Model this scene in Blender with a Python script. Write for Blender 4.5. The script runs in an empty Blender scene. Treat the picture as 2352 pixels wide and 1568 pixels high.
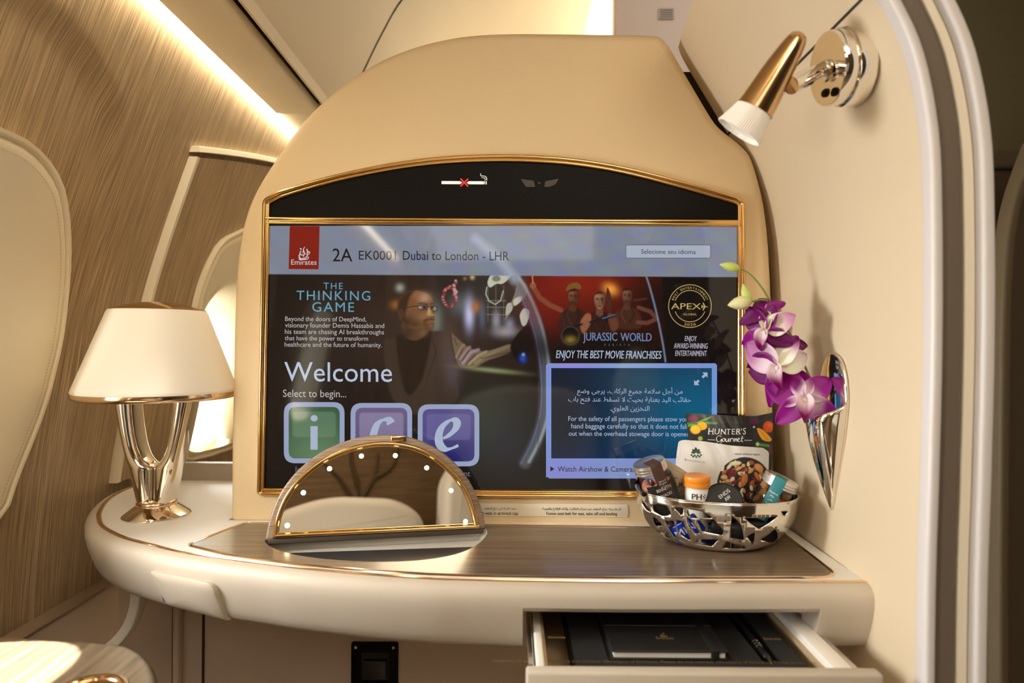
import bpy, bmesh, math, random
import numpy as np
from mathutils import Vector, Matrix
from mathutils.geometry import delaunay_2d_cdt, intersect_point_line
random.seed(7); np.random.seed(7)
S = bpy.context.scene
COL = S.collection
PI = math.pi

# ------------------------------------------------------------------ camera
F = 1500.0                 # focal length in pixels of the 2352 x 1568 frame
ZC = 1.10                  # camera height above the cabin floor
ROLL = math.radians(0.4)
cd = bpy.data.cameras.new('camera')
cam = bpy.data.objects.new('camera', cd); COL.objects.link(cam)
cd.sensor_width = 36.0; cd.lens = 36.0 * F / 2352.0
cd.clip_start = 0.02
cam.matrix_world = Matrix.Translation((0, 0, ZC)) @ Matrix.Rotation(PI / 2, 4, 'X') @ Matrix.Rotation(ROLL, 4, 'Z')
cd.dof.use_dof = True; cd.dof.focus_distance = 0.97; cd.dof.aperture_fstop = 3.2
S.camera = cam

# ------------------------------------------------------------------ view + world
S.view_settings.view_transform = 'Standard'; S.view_settings.look = 'None'
S.view_settings.gamma = 1.0; S.view_settings.use_curve_mapping = False
S.view_settings.exposure = 0.0
S.cycles.use_denoising = True
S.cycles.max_bounces = 10; S.cycles.diffuse_bounces = 5; S.cycles.glossy_bounces = 6
S.cycles.transparent_max_bounces = 12
S.cycles.sample_clamp_indirect = 6.0
w = bpy.data.worlds.new('daylight'); S.world = w; w.use_nodes = True
bg = w.node_tree.nodes['Background']
bg.inputs[0].default_value = (0.86, 0.93, 1.0, 1); bg.inputs[1].default_value = 5.0

# ------------------------------------------------------------------ lights
def area(name, loc, target, size, size_y, energy, color):
    l = bpy.data.lights.new(name, 'AREA'); l.shape = 'RECTANGLE'
    l.size = size; l.size_y = size_y; l.energy = energy; l.color = color
    o = bpy.data.objects.new(name, l); COL.objects.link(o)
    o.location = (loc[0], loc[1], ZC + loc[2])
    d = Vector((target[0], target[1], ZC + target[2])) - Vector(o.location)
    o.rotation_euler = d.to_track_quat('-Z', 'Y').to_euler()
    return o
WARM = (1.0, 0.66, 0.33); DAY = (0.96, 0.97, 0.96)
sun = bpy.data.lights.new('sun', 'SUN'); sun.energy = 60.0; sun.angle = math.radians(0.6); sun.color = (1.0, 0.95, 0.86)
so = bpy.data.objects.new('sun', sun); COL.objects.link(so)
so.rotation_euler = Vector((0.53, 0.10, -0.95)).to_track_quat('-Z', 'Y').to_euler()
area('cabin_light', (0.15, -0.1, 0.96), (0.1, 0.55, -0.5), 0.9, 0.7, 4.4, WARM)
area('left_wall_fill', (0.34, -0.45, 0.88), (-0.75, 0.7, -0.1), 0.5, 0.5, 8.6, (1.0, 0.92, 0.78))  # added fill aimed at the left wall, stands in for bounced daylight
area('rear_fill', (-0.1, -0.80, 0.60), (-0.2, 1.0, -0.75), 0.9, 0.3, 2.0, (1.0, 0.93, 0.82))  # added soft fill from behind the camera for the panel under the counter
area('aisle_light', (1.05, 0.0, 0.96), (0.8, 0.6, -0.5), 0.5, 1.2, 0.5, WARM)
area('ceiling_panel_fill', (0.6, 1.20, 0.93), (0.55, 1.6, 0.72), 0.3, 0.2, 0.7, (1.0, 0.86, 0.80))  # added fill that brightens the pale ceiling panel
area('window_daylight', (-0.98, 0.62, 0.04), (0.2, 0.80, -0.14), 0.34, 0.40, 23.0, DAY)
area('rear_window_daylight', (-0.98, -0.22, 0.04), (0.2, 0.2, -0.05), 0.34, 0.40, 26.0, DAY)
area('far_window_daylight', (-1.00, 1.56, 0.06), (-0.50, 1.05, -0.26), 0.34, 0.40, 40.0, DAY)

# ------------------------------------------------------------------ pixel geometry
CR, SR = math.cos(ROLL), math.sin(ROLL)
def ray(px, py):
    u, v = px - 1176.0, 784.0 - py
    return Vector(((u * CR - v * SR) / F, 1.0, (u * SR + v * CR) / F))
def P(px, py, Y):                       # point at depth Y
    d = ray(px, py); return Vector((d.x * Y, Y, ZC + d.z * Y))
TH = -0.274                              # table top below the camera
def T(px, py, h=TH):                    # point on a level surface
    d = ray(px, py); Y = h / d.z
    return Vector((d.x * Y, Y, ZC + h))
def project(p):
    u, v = F * p[0] / p[1], F * (p[2] - ZC) / p[1]
    return (1176 + u * CR + v * SR, 784 - (-u * SR + v * CR))

class Plane:
    """A flat face of a thing: origin, across (ex), up (ez); normal points at the viewer."""
    def __init__(s, o, ex, ez):
        s.o = Vector(o); s.ex = Vector(ex).normalized(); s.ez = Vector(ez)
        s.ez = (s.ez - s.ex * s.ez.dot(s.ex)).normalized(); s.n = s.ex.cross(s.ez)
        s.m = Matrix((( s.ex.x, -s.n.x, s.ez.x, s.o.x), (s.ex.y, -s.n.y, s.ez.y, s.o.y), (s.ex.z, -s.n.z, s.ez.z, s.o.z), (0, 0, 0, 1)))
    def loc(s, px, py):                 # local (across, up)
        d = ray(px, py); c = Vector((0, 0, ZC))
        t = (s.o - c).dot(s.n) / d.dot(s.n); p = c + d * t - s.o
        return (p.dot(s.ex), p.dot(s.ez))
    def pt(s, px, py, off=0.0):         # local 3-D, 'off' towards the viewer
        a, b = s.loc(px, py); return Vector((a, -off, b))

# ------------------------------------------------------------------ objects
def tag(o, label=None, cat=None, group=None, kind=None):
    if label: o['label'] = label
    if cat: o['category'] = cat
    if group: o['group'] = group
    if kind: o['kind'] = kind
    return o
def thing(name, label, cat, loc=(0, 0, 0), m=None, group=None, parent=None):
    o = bpy.data.objects.new(name, None); COL.objects.link(o); o.empty_display_size = 0.02
    o.matrix_world = m if m is not None else Matrix.Translation(loc)
    if parent: o.parent = parent
    return tag(o, label, cat, group)
def obj(name, bm, mat, parent=None, smooth=40, label=None, world=False, kind=None, sub=0, bevel=0):
    me = bpy.data.meshes.new(name)
    bmesh.ops.remove_doubles(bm, verts=bm.verts, dist=1e-6)
    bm.to_mesh(me); bm.free()
    if smooth:
        for p in me.polygons: p.use_smooth = True
        me.set_sharp_from_angle(angle=math.radians(smooth))
    o = bpy.data.objects.new(name, me); COL.objects.link(o)
    if mat: me.materials.append(mat)
    if parent:
        o.parent = parent
        if world:                        # the mesh was made in world space
            bpy.context.view_layer.update()
            me.transform(parent.matrix_world.inverted())
    if bevel:
        b = o.modifiers.new('bevel', 'BEVEL'); b.width = bevel; b.segments = 3; b.limit_method = 'ANGLE'; b.angle_limit = math.radians(40)
    if sub:
        m = o.modifiers.new('subdivision', 'SUBSURF'); m.levels = sub; m.render_levels = sub
    if label: o['label'] = label
    if kind: o['kind'] = kind
    return o
def fix(bm):
    bmesh.ops.recalc_face_normals(bm, faces=bm.faces); return bm
def add_rings(bm, rings, closed=True, cap0=False, cap1=False, loop=False):
    vs = [[bm.verts.new(p) for p in r] for r in rings]
    n = len(vs[0]); k = n if closed else n - 1
    m = len(vs) if loop else len(vs) - 1
    for i in range(m):
        a, b = vs[i], vs[(i + 1) % len(vs)]
        for j in range(k):
            q = (a[j], a[(j + 1) % n], b[(j + 1) % n], b[j])
            if len(set(q)) == 4:
                try: bm.faces.new(q)
                except ValueError: pass
    if cap0: bm.faces.new(vs[0][::-1])
    if cap1: bm.faces.new(vs[-1])
    return vs
def rings(rs, closed=True, cap0=False, cap1=False, loop=False):
    bm = bmesh.new(); add_rings(bm, rs, closed, cap0, cap1, loop); return fix(bm)
def add_box(bm, lo, hi, m=None):
    x0, y0, z0 = lo; x1, y1, z1 = hi
    v = [bm.verts.new((m @ Vector(p)) if m else p) for p in
         ((x0,y0,z0),(x1,y0,z0),(x1,y1,z0),(x0,y1,z0),(x0,y0,z1),(x1,y0,z1),(x1,y1,z1),(x0,y1,z1))]
    for q in ((0,3,2,1),(4,5,6,7),(0,1,5,4),(1,2,6,5),(2,3,7,6),(3,0,4,7)): bm.faces.new([v[i] for i in q])
    return bm
def box(lo, hi, m=None): return add_box(bmesh.new(), lo, hi, m)
def rbox(lo, hi, r=0.003, seg=3, m=None):
    bm = box(lo, hi, m)
    bmesh.ops.bevel(bm, geom=bm.edges[:], offset=r, segments=seg, profile=0.5, affect='EDGES'); return bm
def lathe(prof, n=48, m=None, sx=1.0, sy=1.0):
    rs = []
    for r, z in prof:
        rs.append([Vector((r * sx * math.cos(2 * PI * k / n), r * sy * math.sin(2 * PI * k / n), z)) for k in range(n)])
    if m: rs = [[m @ p for p in q] for q in rs]
    bm = bmesh.new(); add_rings(bm, rs, True, True, True)
    return fix(bm)
def catmull(pts, n=8, closed=False):
    pts = [Vector(p) for p in pts]; out = []; N = len(pts)
    for i in range(N if closed else N - 1):
        g = (lambda k: pts[k % N]) if closed else (lambda k: pts[min(max(k, 0), N - 1)])
        a, b, c, d = g(i - 1), g(i), g(i + 1), g(i + 2)
        for j in range(n):
            t = j / n
            out.append(0.5 * ((2 * b) + (c - a) * t + (2 * a - 5 * b + 4 * c - d) * t * t + (3 * b - a - 3 * c + d) * t ** 3))
    if not closed: out.append(pts[-1])
    return out
def rounded(pts, radii, n=6, closed=True):
    """polyline in 2-D with each corner rounded by its radius"""
    pts = [Vector(p) for p in pts]; out = []; N = len(pts)
    if not hasattr(radii, '__len__'): radii = [radii] * N
    for i, p in enumerate(pts):
        if radii[i] <= 0 or (not closed and i in (0, N - 1)): out.append(p.copy()); continue
        a = pts[i - 1] - p; b = pts[(i + 1) % N] - p
        r = min(radii[i], a.length * 0.49, b.length * 0.49)
        p0 = p + a.normalized() * r; p1 = p + b.normalized() * r
        for k in range(n + 1):
            t = k / n; out.append(p0 * (1 - t) ** 2 + p * 2 * t * (1 - t) + p1 * t * t)
    return out
def sweep(path, prof, up=(0, 0, 1), closed=False, prof_closed=False, caps=False, ups=None):
    """profile (a, b): a along tangent x up, b along up"""
    path = [Vector(p) for p in path]; N = len(path); rs = []
    for i, p in enumerate(path):
        a = path[(i - 1) % N] if (closed or i > 0) else None
        b = path[(i + 1) % N] if (closed or i < N - 1) else None
        t0 = (p - a).normalized() if a is not None else (b - p).normalized()
        t1 = (b - p).normalized() if b is not None else t0
        t = (t0 + t1)
        t = t.normalized() if t.length > 1e-6 else t1
        U = Vector(ups[i] if ups else up)
        s = t.cross(U).normalized(); U2 = s.cross(t).normalized() if ups else U
        k = 1.0 / max(0.5, math.cos(0.5 * t0.angle(t1, 0.0)))
        rs.append([p + s * (q[0] * k) + U2 * q[1] for q in prof])
    bm = bmesh.new(); add_rings(bm, rs, prof_closed, caps and prof_closed, caps and prof_closed, closed)
    return fix(bm)
def circ(r, n=12, ry=None):
    ry = r if ry is None else ry
    return [(r * math.cos(2 * PI * k / n), ry * math.sin(2 * PI * k / n)) for k in range(n)]
def tube(path, r, n=10, rads=None):
    path = [Vector(p) for p in path]; N = len(path); rs = []; ref = None
    for i, p in enumerate(path):
        t = (path[min(i + 1, N - 1)] - path[max(i - 1, 0)]).normalized()
        if ref is None:
            ref = Vector((0, 0, 1)) if abs(t.z) < 0.9 else Vector((0, 1, 0))
        s = t.cross(ref).normalized(); u = s.cross(t).normalized(); ref = u
        rr = rads[i] if rads else r
        rs.append([p + s * (rr * math.cos(2 * PI * k / n)) + u * (rr * math.sin(2 * PI * k / n)) for k in range(n)])
    return rings(rs, True, True, True)
def poly_normals(pts, closed=True):
    out = []; N = len(pts)
    for i in range(N):
        a = pts[(i - 1) % N] if (closed or i > 0) else pts[i]; b = pts[(i + 1) % N] if (closed or i < N - 1) else pts[i]
        t = (b - a).normalized(); out.append(Vector((t.y, -t.x)))
    return out
def area2(pts):
    return 0.5 * sum(pts[i - 1][0] * pts[i][1] - pts[i][0] * pts[i - 1][1] for i in range(len(pts)))
def inset(pts, d):
    """2-D closed outline moved inwards by d"""
    pts = [Vector(p[:2]) for p in pts]
    if area2(pts) < 0: pts = pts[::-1]; rev = True
    else: rev = False
    n = poly_normals(pts); out = [p - q * d for p, q in zip(pts, n)]
    return out[::-1] if rev else out
def slab(outline, thick, r, seg=4, f=None, back=True):
    """outline (2-D) -> solid with its front edges rounded by r. local (x, y=-front, z)"""
    f = f or (lambda p, d: Vector((p[0], d, p[1])))
    rs = [[f(p, thick) for p in outline]]
    for k in range(seg + 1):
        a = 0.5 * PI * k / seg
        rs.append([f(p, r * (1 - math.sin(a))) for p in inset(outline, r * (1 - math.cos(a)))])
    bm = bmesh.new(); add_rings(bm, rs, True, back, True)
    return fix(bm)
def flat(pts3):
    bm = bmesh.new(); bm.faces.new([bm.verts.new(p) for p in pts3]); return bm
def add_flat(bm, pts3):
    f = bm.faces.new([bm.verts.new(p) for p in pts3]); return f
def inpoly(x, y, poly):
    x = np.asarray(x, float); y = np.asarray(y, float); r = np.zeros(x.shape, bool); n = len(poly)
    for i in range(n):
        x0, y0 = poly[i - 1][0], poly[i - 1][1]; x1, y1 = poly[i][0], poly[i][1]
        if y0 == y1: continue
        c = ((y0 > y) != (y1 > y)) & (x < (x1 - x0) * (y - y0) / (y1 - y0) + x0); r ^= c
    return r
def polydist(x, y, poly):
    d = np.full(np.shape(x), 1e9); n = len(poly)
    for i in range(n):
        ax, ay = poly[i - 1][0], poly[i - 1][1]; bx, by = poly[i][0] - ax, poly[i][1] - ay
        t = np.clip(((x - ax) * bx + (y - ay) * by) / (bx * bx + by * by + 1e-18), 0, 1)
        d = np.minimum(d, np.hypot(x - ax - t * bx, y - ay - t * by))
    return d
def cdt_fill(outer, holes, extra=()):
    """triangles of 'outer' without the holes -> (2-D verts, faces)"""
    vs = []; es = []
    for lp in [outer] + list(holes):
        b = len(vs); vs += [Vector((p[0], p[1])) for p in lp]
        es += [(b + i, b + (i + 1) % len(lp)) for i in range(len(lp))]
    vs += [Vector((p[0], p[1])) for p in extra]
    v, e, f, *_ = delaunay_2d_cdt(vs, es, [], 0, 1e-7)
    c = np.array([[sum(v[i][0] for i in q) / len(q), sum(v[i][1] for i in q) / len(q)] for q in f])
    keep = inpoly(c[:, 0], c[:, 1], outer)
    for h in holes: keep &= ~inpoly(c[:, 0], c[:, 1], h)
    return v, [q for q, k in zip(f, keep) if k]

# ------------------------------------------------------------------ materials
def nodes(name):
    m = bpy.data.materials.new(name); m.use_nodes = True
    nt = m.node_tree; return m, nt, nt.nodes['Principled BSDF']
def lin(c):
    return tuple((x / 12.92 if x <= 0.04045 else ((x + 0.055) / 1.055) ** 2.4) for x in (v / 255.0 for v in c))
def mat(name, col, rough=0.5, metal=0.0, spec=0.5, emit=None, es=0.0, bump=0.0, bscale=400.0, coat=0.0, trans=0.0, ior=1.45, sss=0.0, alpha=1.0):
    m, nt, b = nodes(name)
    b.inputs['Base Color'].default_value = (*col, 1); b.inputs['Roughness'].default_value = rough
    b.inputs['Metallic'].default_value = metal; b.inputs['Specular IOR Level'].default_value = spec
    b.inputs['Coat Weight'].default_value = coat; b.inputs['Coat Roughness'].default_value = 0.05
    b.inputs['Transmission Weight'].default_value = trans; b.inputs['IOR'].default_value = ior
    b.inputs['Alpha'].default_value = alpha
    if sss:
        b.inputs['Subsurface Weight'].default_value = sss; b.inputs['Subsurface Radius'].default_value = (0.02, 0.015, 0.01); b.inputs['Subsurface Scale'].default_value = 0.5
    if emit: b.inputs['Emission Color'].default_value = (*emit, 1); b.inputs['Emission Strength'].default_value = es
    if bump:
        tc = nt.nodes.new('ShaderNodeTexCoord'); n = nt.nodes.new('ShaderNodeTexNoise'); n.inputs['Scale'].default_value = bscale; n.inputs['Detail'].default_value = 4
        bp = nt.nodes.new('ShaderNodeBump'); bp.inputs['Strength'].default_value = bump; bp.inputs['Distance'].default_value = 0.001
        nt.links.new(tc.outputs['Object'], n.inputs['Vector']); nt.links.new(n.outputs['Fac'], bp.inputs['Height']); nt.links.new(bp.outputs['Normal'], b.inputs['Normal'])
    return m
def leather(name, col, rough=0.5, bump=0.25, bscale=900):
    """fine pebbled leather: cell pattern plus a soft tone variation"""
    m, nt, b = nodes(name); L = nt.links.new
    tc = nt.nodes.new('ShaderNodeTexCoord')
    v = nt.nodes.new('ShaderNodeTexVoronoi'); v.inputs['Scale'].default_value = bscale
    n = nt.nodes.new('ShaderNodeTexNoise'); n.inputs['Scale'].default_value = 5.0
    mx = nt.nodes.new('ShaderNodeMix'); mx.data_type = 'RGBA'
    mx.inputs[6].default_value = (*[c * 0.96 for c in col], 1); mx.inputs[7].default_value = (*[min(1, c * 1.03) for c in col], 1)
    bp = nt.nodes.new('ShaderNodeBump'); bp.inputs['Strength'].default_value = bump; bp.inputs['Distance'].default_value = 0.0006
    L(tc.outputs['Object'], v.inputs['Vector']); L(tc.outputs['Object'], n.inputs['Vector']); L(n.outputs['Fac'], mx.inputs[0])
    L(mx.outputs[2], b.inputs['Base Color']); L(v.outputs['Distance'], bp.inputs['Height']); L(bp.outputs['Normal'], b.inputs['Normal'])
    b.inputs['Roughness'].default_value = rough; b.inputs['Specular IOR Level'].default_value = 0.35
    return m
def wood(name, c0, c1, c2, stretch, rough=0.42, coat=0.0):
    """streaky veneer; stretch = noise scale per axis (small along the grain)"""
    m, nt, b = nodes(name); L = nt.links.new
    tc = nt.nodes.new('ShaderNodeTexCoord'); mp = nt.nodes.new('ShaderNodeMapping'); mp.inputs['Scale'].default_value = stretch
    n = nt.nodes.new('ShaderNodeTexNoise'); n.inputs['Scale'].default_value = 1.0; n.inputs['Detail'].default_value = 5; n.inputs['Roughness'].default_value = 0.65; n.inputs['Distortion'].default_value = 0.15
    cr = nt.nodes.new('ShaderNodeValToRGB'); e = cr.color_ramp.elements
    e[0].position = 0.38; e[0].color = (*c0, 1); e[1].position = 0.68; e[1].color = (*c2, 1)
    x = cr.color_ramp.elements.new(0.5); x.color = (*c1, 1)
    bp = nt.nodes.new('ShaderNodeBump'); bp.inputs['Strength'].default_value = 0.15; bp.inputs['Distance'].default_value = 0.0006
    L(tc.outputs['Object'], mp.inputs['Vector']); L(mp.outputs['Vector'], n.inputs['Vector']); L(n.outputs['Fac'], cr.inputs['Fac'])
    L(cr.outputs['Color'], b.inputs['Base Color']); L(n.outputs['Fac'], bp.inputs['Height']); L(bp.outputs['Normal'], b.inputs['Normal'])
    b.inputs['Roughness'].default_value = rough; b.inputs['Coat Weight'].default_value = coat; b.inputs['Coat Roughness'].default_value = 0.12
    return m
def vcol(name, rough=0.5, emit=0.0, spec=0.5, sss=0.0, trl=0.0):
    m, nt, b = nodes(name); a = nt.nodes.new('ShaderNodeVertexColor'); a.layer_name = 'colour'
    b.inputs['Roughness'].default_value = rough; b.inputs['Specular IOR Level'].default_value = spec
    if emit:
        nt.links.new(a.outputs['Color'], b.inputs['Emission Color']); b.inputs['Emission Strength'].default_value = emit
        b.inputs['Base Color'].default_value = (0.004, 0.004, 0.004, 1)
    else: nt.links.new(a.outputs['Color'], b.inputs['Base Color'])
    if sss: b.inputs['Subsurface Weight'].default_value = sss; b.inputs['Subsurface Radius'].default_value = (0.004, 0.002, 0.003); b.inputs['Subsurface Scale'].default_value = 1.0
    return m
def screen_mat(name, rgb, k=1.0):
    c = lin(rgb)
    return mat(name, (0.004, 0.004, 0.004), rough=0.06, spec=0.5, emit=c, es=k * 0.84)
def thin_glass(name, tint=(1, 1, 1), refl=0.08):
    m = bpy.data.materials.new(name); m.use_nodes = True; nt = m.node_tree; nt.nodes.clear()
    o = nt.nodes.new('ShaderNodeOutputMaterial'); t = nt.nodes.new('ShaderNodeBsdfTransparent'); g = nt.nodes.new('ShaderNodeBsdfGlossy')
    g.inputs['Roughness'].default_value = 0.03; t.inputs['Color'].default_value = (*tint, 1)
    fr = nt.nodes.new('ShaderNodeFresnel'); fr.inputs['IOR'].default_value = 1.45; mx = nt.nodes.new('ShaderNodeMixShader')
    nt.links.new(fr.outputs[0], mx.inputs[0]); nt.links.new(t.outputs[0], mx.inputs[1]); nt.links.new(g.outputs[0], mx.inputs[2]); nt.links.new(mx.outputs[0], o.inputs[0])
    return m

CREAM = (0.72, 0.55, 0.32)
M = {}
M['leather'] = leather('cream_leather', CREAM, 0.48)
M['leather_window'] = leather('window_cream_leather', (0.84, 0.74, 0.54), 0.48)
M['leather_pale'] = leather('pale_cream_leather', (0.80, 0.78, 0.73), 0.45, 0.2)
M['leather_shaded'] = leather('shaded_cream_leather', (0.53, 0.465, 0.375), 0.45, 0.2)  # darker copy of the counter leather, with shade put into the colour
M['wall_cream'] = mat('cream_wall_covering', (0.70, 0.575, 0.395), 0.55, bump=0.06, bscale=60)
M['cream_trim'] = mat('cream_trim', (0.80, 0.72, 0.56), 0.4)
M['white_trim'] = mat('off_white_trim', (0.80, 0.77, 0.70), 0.35)
M['ceiling'] = mat('ceiling_cream', (0.80, 0.70, 0.53), 0.55)
M['ceiling_pink'] = mat('ceiling_pale', (0.80, 0.72, 0.68), 0.5)
M['wood_wall'] = wood('brown_streaked_veneer', (0.235, 0.155, 0.083), (0.385, 0.27, 0.15), (0.60, 0.44, 0.255), (0.3, 620, 8), 0.45)
M['wood_counter'] = wood('grey_brown_veneer', (0.095, 0.064, 0.039), (0.145, 0.099, 0.062), (0.205, 0.145, 0.094), (5, 190, 190), 0.32, 0.25)
M['wood_lid'] = wood('grey_brown_lid_veneer', (0.19, 0.13, 0.085), (0.30, 0.215, 0.148), (0.42, 0.315, 0.225), (9, 60, 420), 0.38, 0.15)
M['wood_console'] = wood('console_veneer', (0.10, 0.07, 0.042), (0.15, 0.108, 0.066), (0.21, 0.155, 0.10), (170, 9, 60), 0.3, 0.4)
M['wood_dark'] = wood('dark_brown_veneer', (0.06, 0.038, 0.022), (0.09, 0.06, 0.035), (0.13, 0.088, 0.055), (10, 60, 260), 0.45)
M['suede'] = mat('brown_suede', (0.58, 0.465, 0.365), 0.85, spec=0.2, bump=0.2, bscale=500)
M['gold'] = mat('polished_gold', (0.78, 0.50, 0.20), 0.13, 1.0)
M['rose_gold'] = mat('rose_gold', (0.86, 0.66, 0.47), 0.12, 1.0)
M['bronze'] = mat('bronze_gold', (0.62, 0.40, 0.20), 0.16, 1.0)
M['chrome'] = mat('warm_chrome', (0.88, 0.84, 0.78), 0.05, 1.0)
M['steel'] = mat('polished_steel', (0.78, 0.77, 0.75), 0.10, 1.0)
M['mirror'] = mat('bronze_mirror', (0.80, 0.72, 0.60), 0.01, 1.0)
M['black'] = mat('black_gloss', (0.006, 0.006, 0.006), 0.12)
M['black_satin'] = mat('black_satin', (0.005, 0.004, 0.003), 0.5, spec=0.12)
M['black_paper'] = mat('black_card', (0.012, 0.012, 0.013), 0.75, bump=0.2, bscale=800)
M['black_leather'] = mat('black_leather', (0.010, 0.009, 0.009), 0.5, bump=0.2, bscale=900)
M['white_paper'] = mat('white_paper', (0.8, 0.79, 0.76), 0.6)
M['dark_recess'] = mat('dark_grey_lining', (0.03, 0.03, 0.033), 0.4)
M['grey_lining'] = mat('light_grey_lining', (0.55, 0.52, 0.46), 0.5)
M['shade'] = mat('frosted_lamp_shade', (0.88, 0.85, 0.78), 0.35, sss=0.0, emit=(1.0, 0.72, 0.40), es=0.10)
M['cove'] = mat('cove_light', (1, 1, 1), 0.5, emit=(1.0, 0.88, 0.64), es=17.0)
M['ceiling_glow'] = mat('ceiling_strip_light', (1, 1, 1), 0.5, emit=(1.0, 0.84, 0.60), es=2.6)
M['alu'] = mat('brushed_aluminium', (0.84, 0.83, 0.80), 0.32, 1.0)
M['gasket'] = mat('blue_grey_window_gasket', (.20, .25, .29), .4)
M['bulb'] = mat('warm_bulb', (1, 1, 1), 0.5, emit=(1.0, 0.74, 0.36), es=22.0)
M['groove'] = mat('dark_joint_and_shade', (0.03, 0.022, 0.015), 0.8)  # dark joints, also the painted shade beside the screen shell
M['stitch'] = mat('tan_thread', (0.50, 0.38, 0.22), 0.7)
M['ink'] = mat('black_print', (0.01, 0.01, 0.01), 0.6)
M['white_ink'] = mat('white_print', (0.85, 0.85, 0.83), 0.5)
M['gold_ink'] = mat('gold_print', (0.55, 0.38, 0.14), 0.4, 0.6)
M['pane'] = thin_glass('window_acrylic')
M['jar_glass'] = thin_glass('jar_glass', (0.97, 0.97, 0.96))

# ------------------------------------------------------------------ lettering
AR = {  # isolated, final, initial, medial
 'ا':(0xFE8D,0xFE8E,0,0),'أ':(0xFE83,0xFE84,0,0),'إ':(0xFE87,0xFE88,0,0),'ب':(0xFE8F,0xFE90,0xFE91,0xFE92),'ة':(0xFE93,0xFE94,0,0),
 'ت':(0xFE95,0xFE96,0xFE97,0xFE98),'ث':(0xFE99,0xFE9A,0xFE9B,0xFE9C),'ج':(0xFE9D,0xFE9E,0xFE9F,0xFEA0),'ح':(0xFEA1,0xFEA2,0xFEA3,0xFEA4),
 'خ':(0xFEA5,0xFEA6,0xFEA7,0xFEA8),'د':(0xFEA9,0xFEAA,0,0),'ذ':(0xFEAB,0xFEAC,0,0),'ر':(0xFEAD,0xFEAE,0,0),'ز':(0xFEAF,0xFEB0,0,0),
 'س':(0xFEB1,0xFEB2,0xFEB3,0xFEB4),'ض':(0xFEBD,0xFEBE,0xFEBF,0xFEC0),'ط':(0xFEC1,0xFEC2,0xFEC3,0xFEC4),'ع':(0xFEC9,0xFECA,0xFECB,0xFECC),
 'غ':(0xFECD,0xFECE,0xFECF,0xFED0),'ف':(0xFED1,0xFED2,0xFED3,0xFED4),'ق':(0xFED5,0xFED6,0xFED7,0xFED8),'ك':(0xFED9,0xFEDA,0xFEDB,0xFEDC),
 'ل':(0xFEDD,0xFEDE,0xFEDF,0xFEE0),'م':(0xFEE1,0xFEE2,0xFEE3,0xFEE4),'ن':(0xFEE5,0xFEE6,0xFEE7,0xFEE8),'ه':(0xFEE9,0xFEEA,0xFEEB,0xFEEC),
 'و':(0xFEED,0xFEEE,0,0),'ى':(0xFEEF,0xFEF0,0,0),'ي':(0xFEF1,0xFEF2,0xFEF3,0xFEF4),'ئ':(0xFE89,0xFE8A,0xFE8B,0xFE8C),'ء':(0xFE80,0,0,0)}
LA = {'ا':(0xFEFB,0xFEFC),'أ':(0xFEF7,0xFEF8),'إ':(0xFEF9,0xFEFA)}
def arabic(s):
    out = []; i = 0; n = len(s)
    joins = lambda c: c in AR and AR[c][2] != 0
    prev = False
    while i < n:
        c = s[i]
        if c not in AR: out.append(c); prev = False; i += 1; continue
        if c == 'ل' and i + 1 < n and s[i + 1] in LA:
            out.append(chr(LA[s[i + 1]][1 if prev else 0])); prev = False; i += 2; continue
        nxt = i + 1 < n and s[i + 1] in AR and s[i + 1] != 'ء'
        iso, fin, ini, med = AR[c]
        if ini and nxt: g = med if prev else ini; pj = True
        else: g = fin if (prev and fin) else iso; pj = False
        out.append(chr(g)); prev = pj; i += 1
    return ''.join(out[::-1])
_textc = {}
def glyphs(s, bold=0.0, shear=0.0, space=1.0):
    key = (s, bold, shear, space)
    if key not in _textc:
        c = bpy.data.curves.new('lettering', 'FONT'); c.body = s; c.size = 1.0; c.offset = bold; c.shear = shear; c.resolution_u = 3; c.space_character = space
        o = bpy.data.objects.new('lettering', c); COL.objects.link(o)
        bpy.context.view_layer.update()
        me = bpy.data.meshes.new_from_object(o.evaluated_get(bpy.context.evaluated_depsgraph_get()))
        _textc[key] = ([Vector(v.co) for v in me.vertices], [tuple(p.vertices) for p in me.polygons])
        bpy.data.objects.remove(o); bpy.data.curves.remove(c); bpy.data.meshes.remove(me)
    return _textc[key]
def add_text(bm, s, x0, x1, base, f, bold=0.0, shear=0.0, space=1.0, ys=1.0, slope=0.0065, h=None):
    """letters fitted between x0 and x1 (photo px) on a baseline; f(px, py) -> 3-D"""
    if bold > 0:
        for q in (-.5, .5): add_text(bm, s, x0 + q * bold * 1.2 * (h or 10), x1 + q * bold * 1.2 * (h or 10), base, f, 0, shear, space, ys, slope, h)
    vs, fs = glyphs(s, 0.0, shear, space)
    a = min(v.x for v in vs); b = max(v.x for v in vs); k = (x1 - x0) / (b - a)
    ky = (h / 0.7 if h else k * ys)
    bv = []
    for v in vs:
        x = x0 + (v.x - a) * k; y = base - v.y * ky + (x - x0) * slope
        bv.append(bm.verts.new(f(x, y)))
    for q in fs:
        try: bm.faces.new([bv[i] for i in q])
        except ValueError: pass
    return bm
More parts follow.
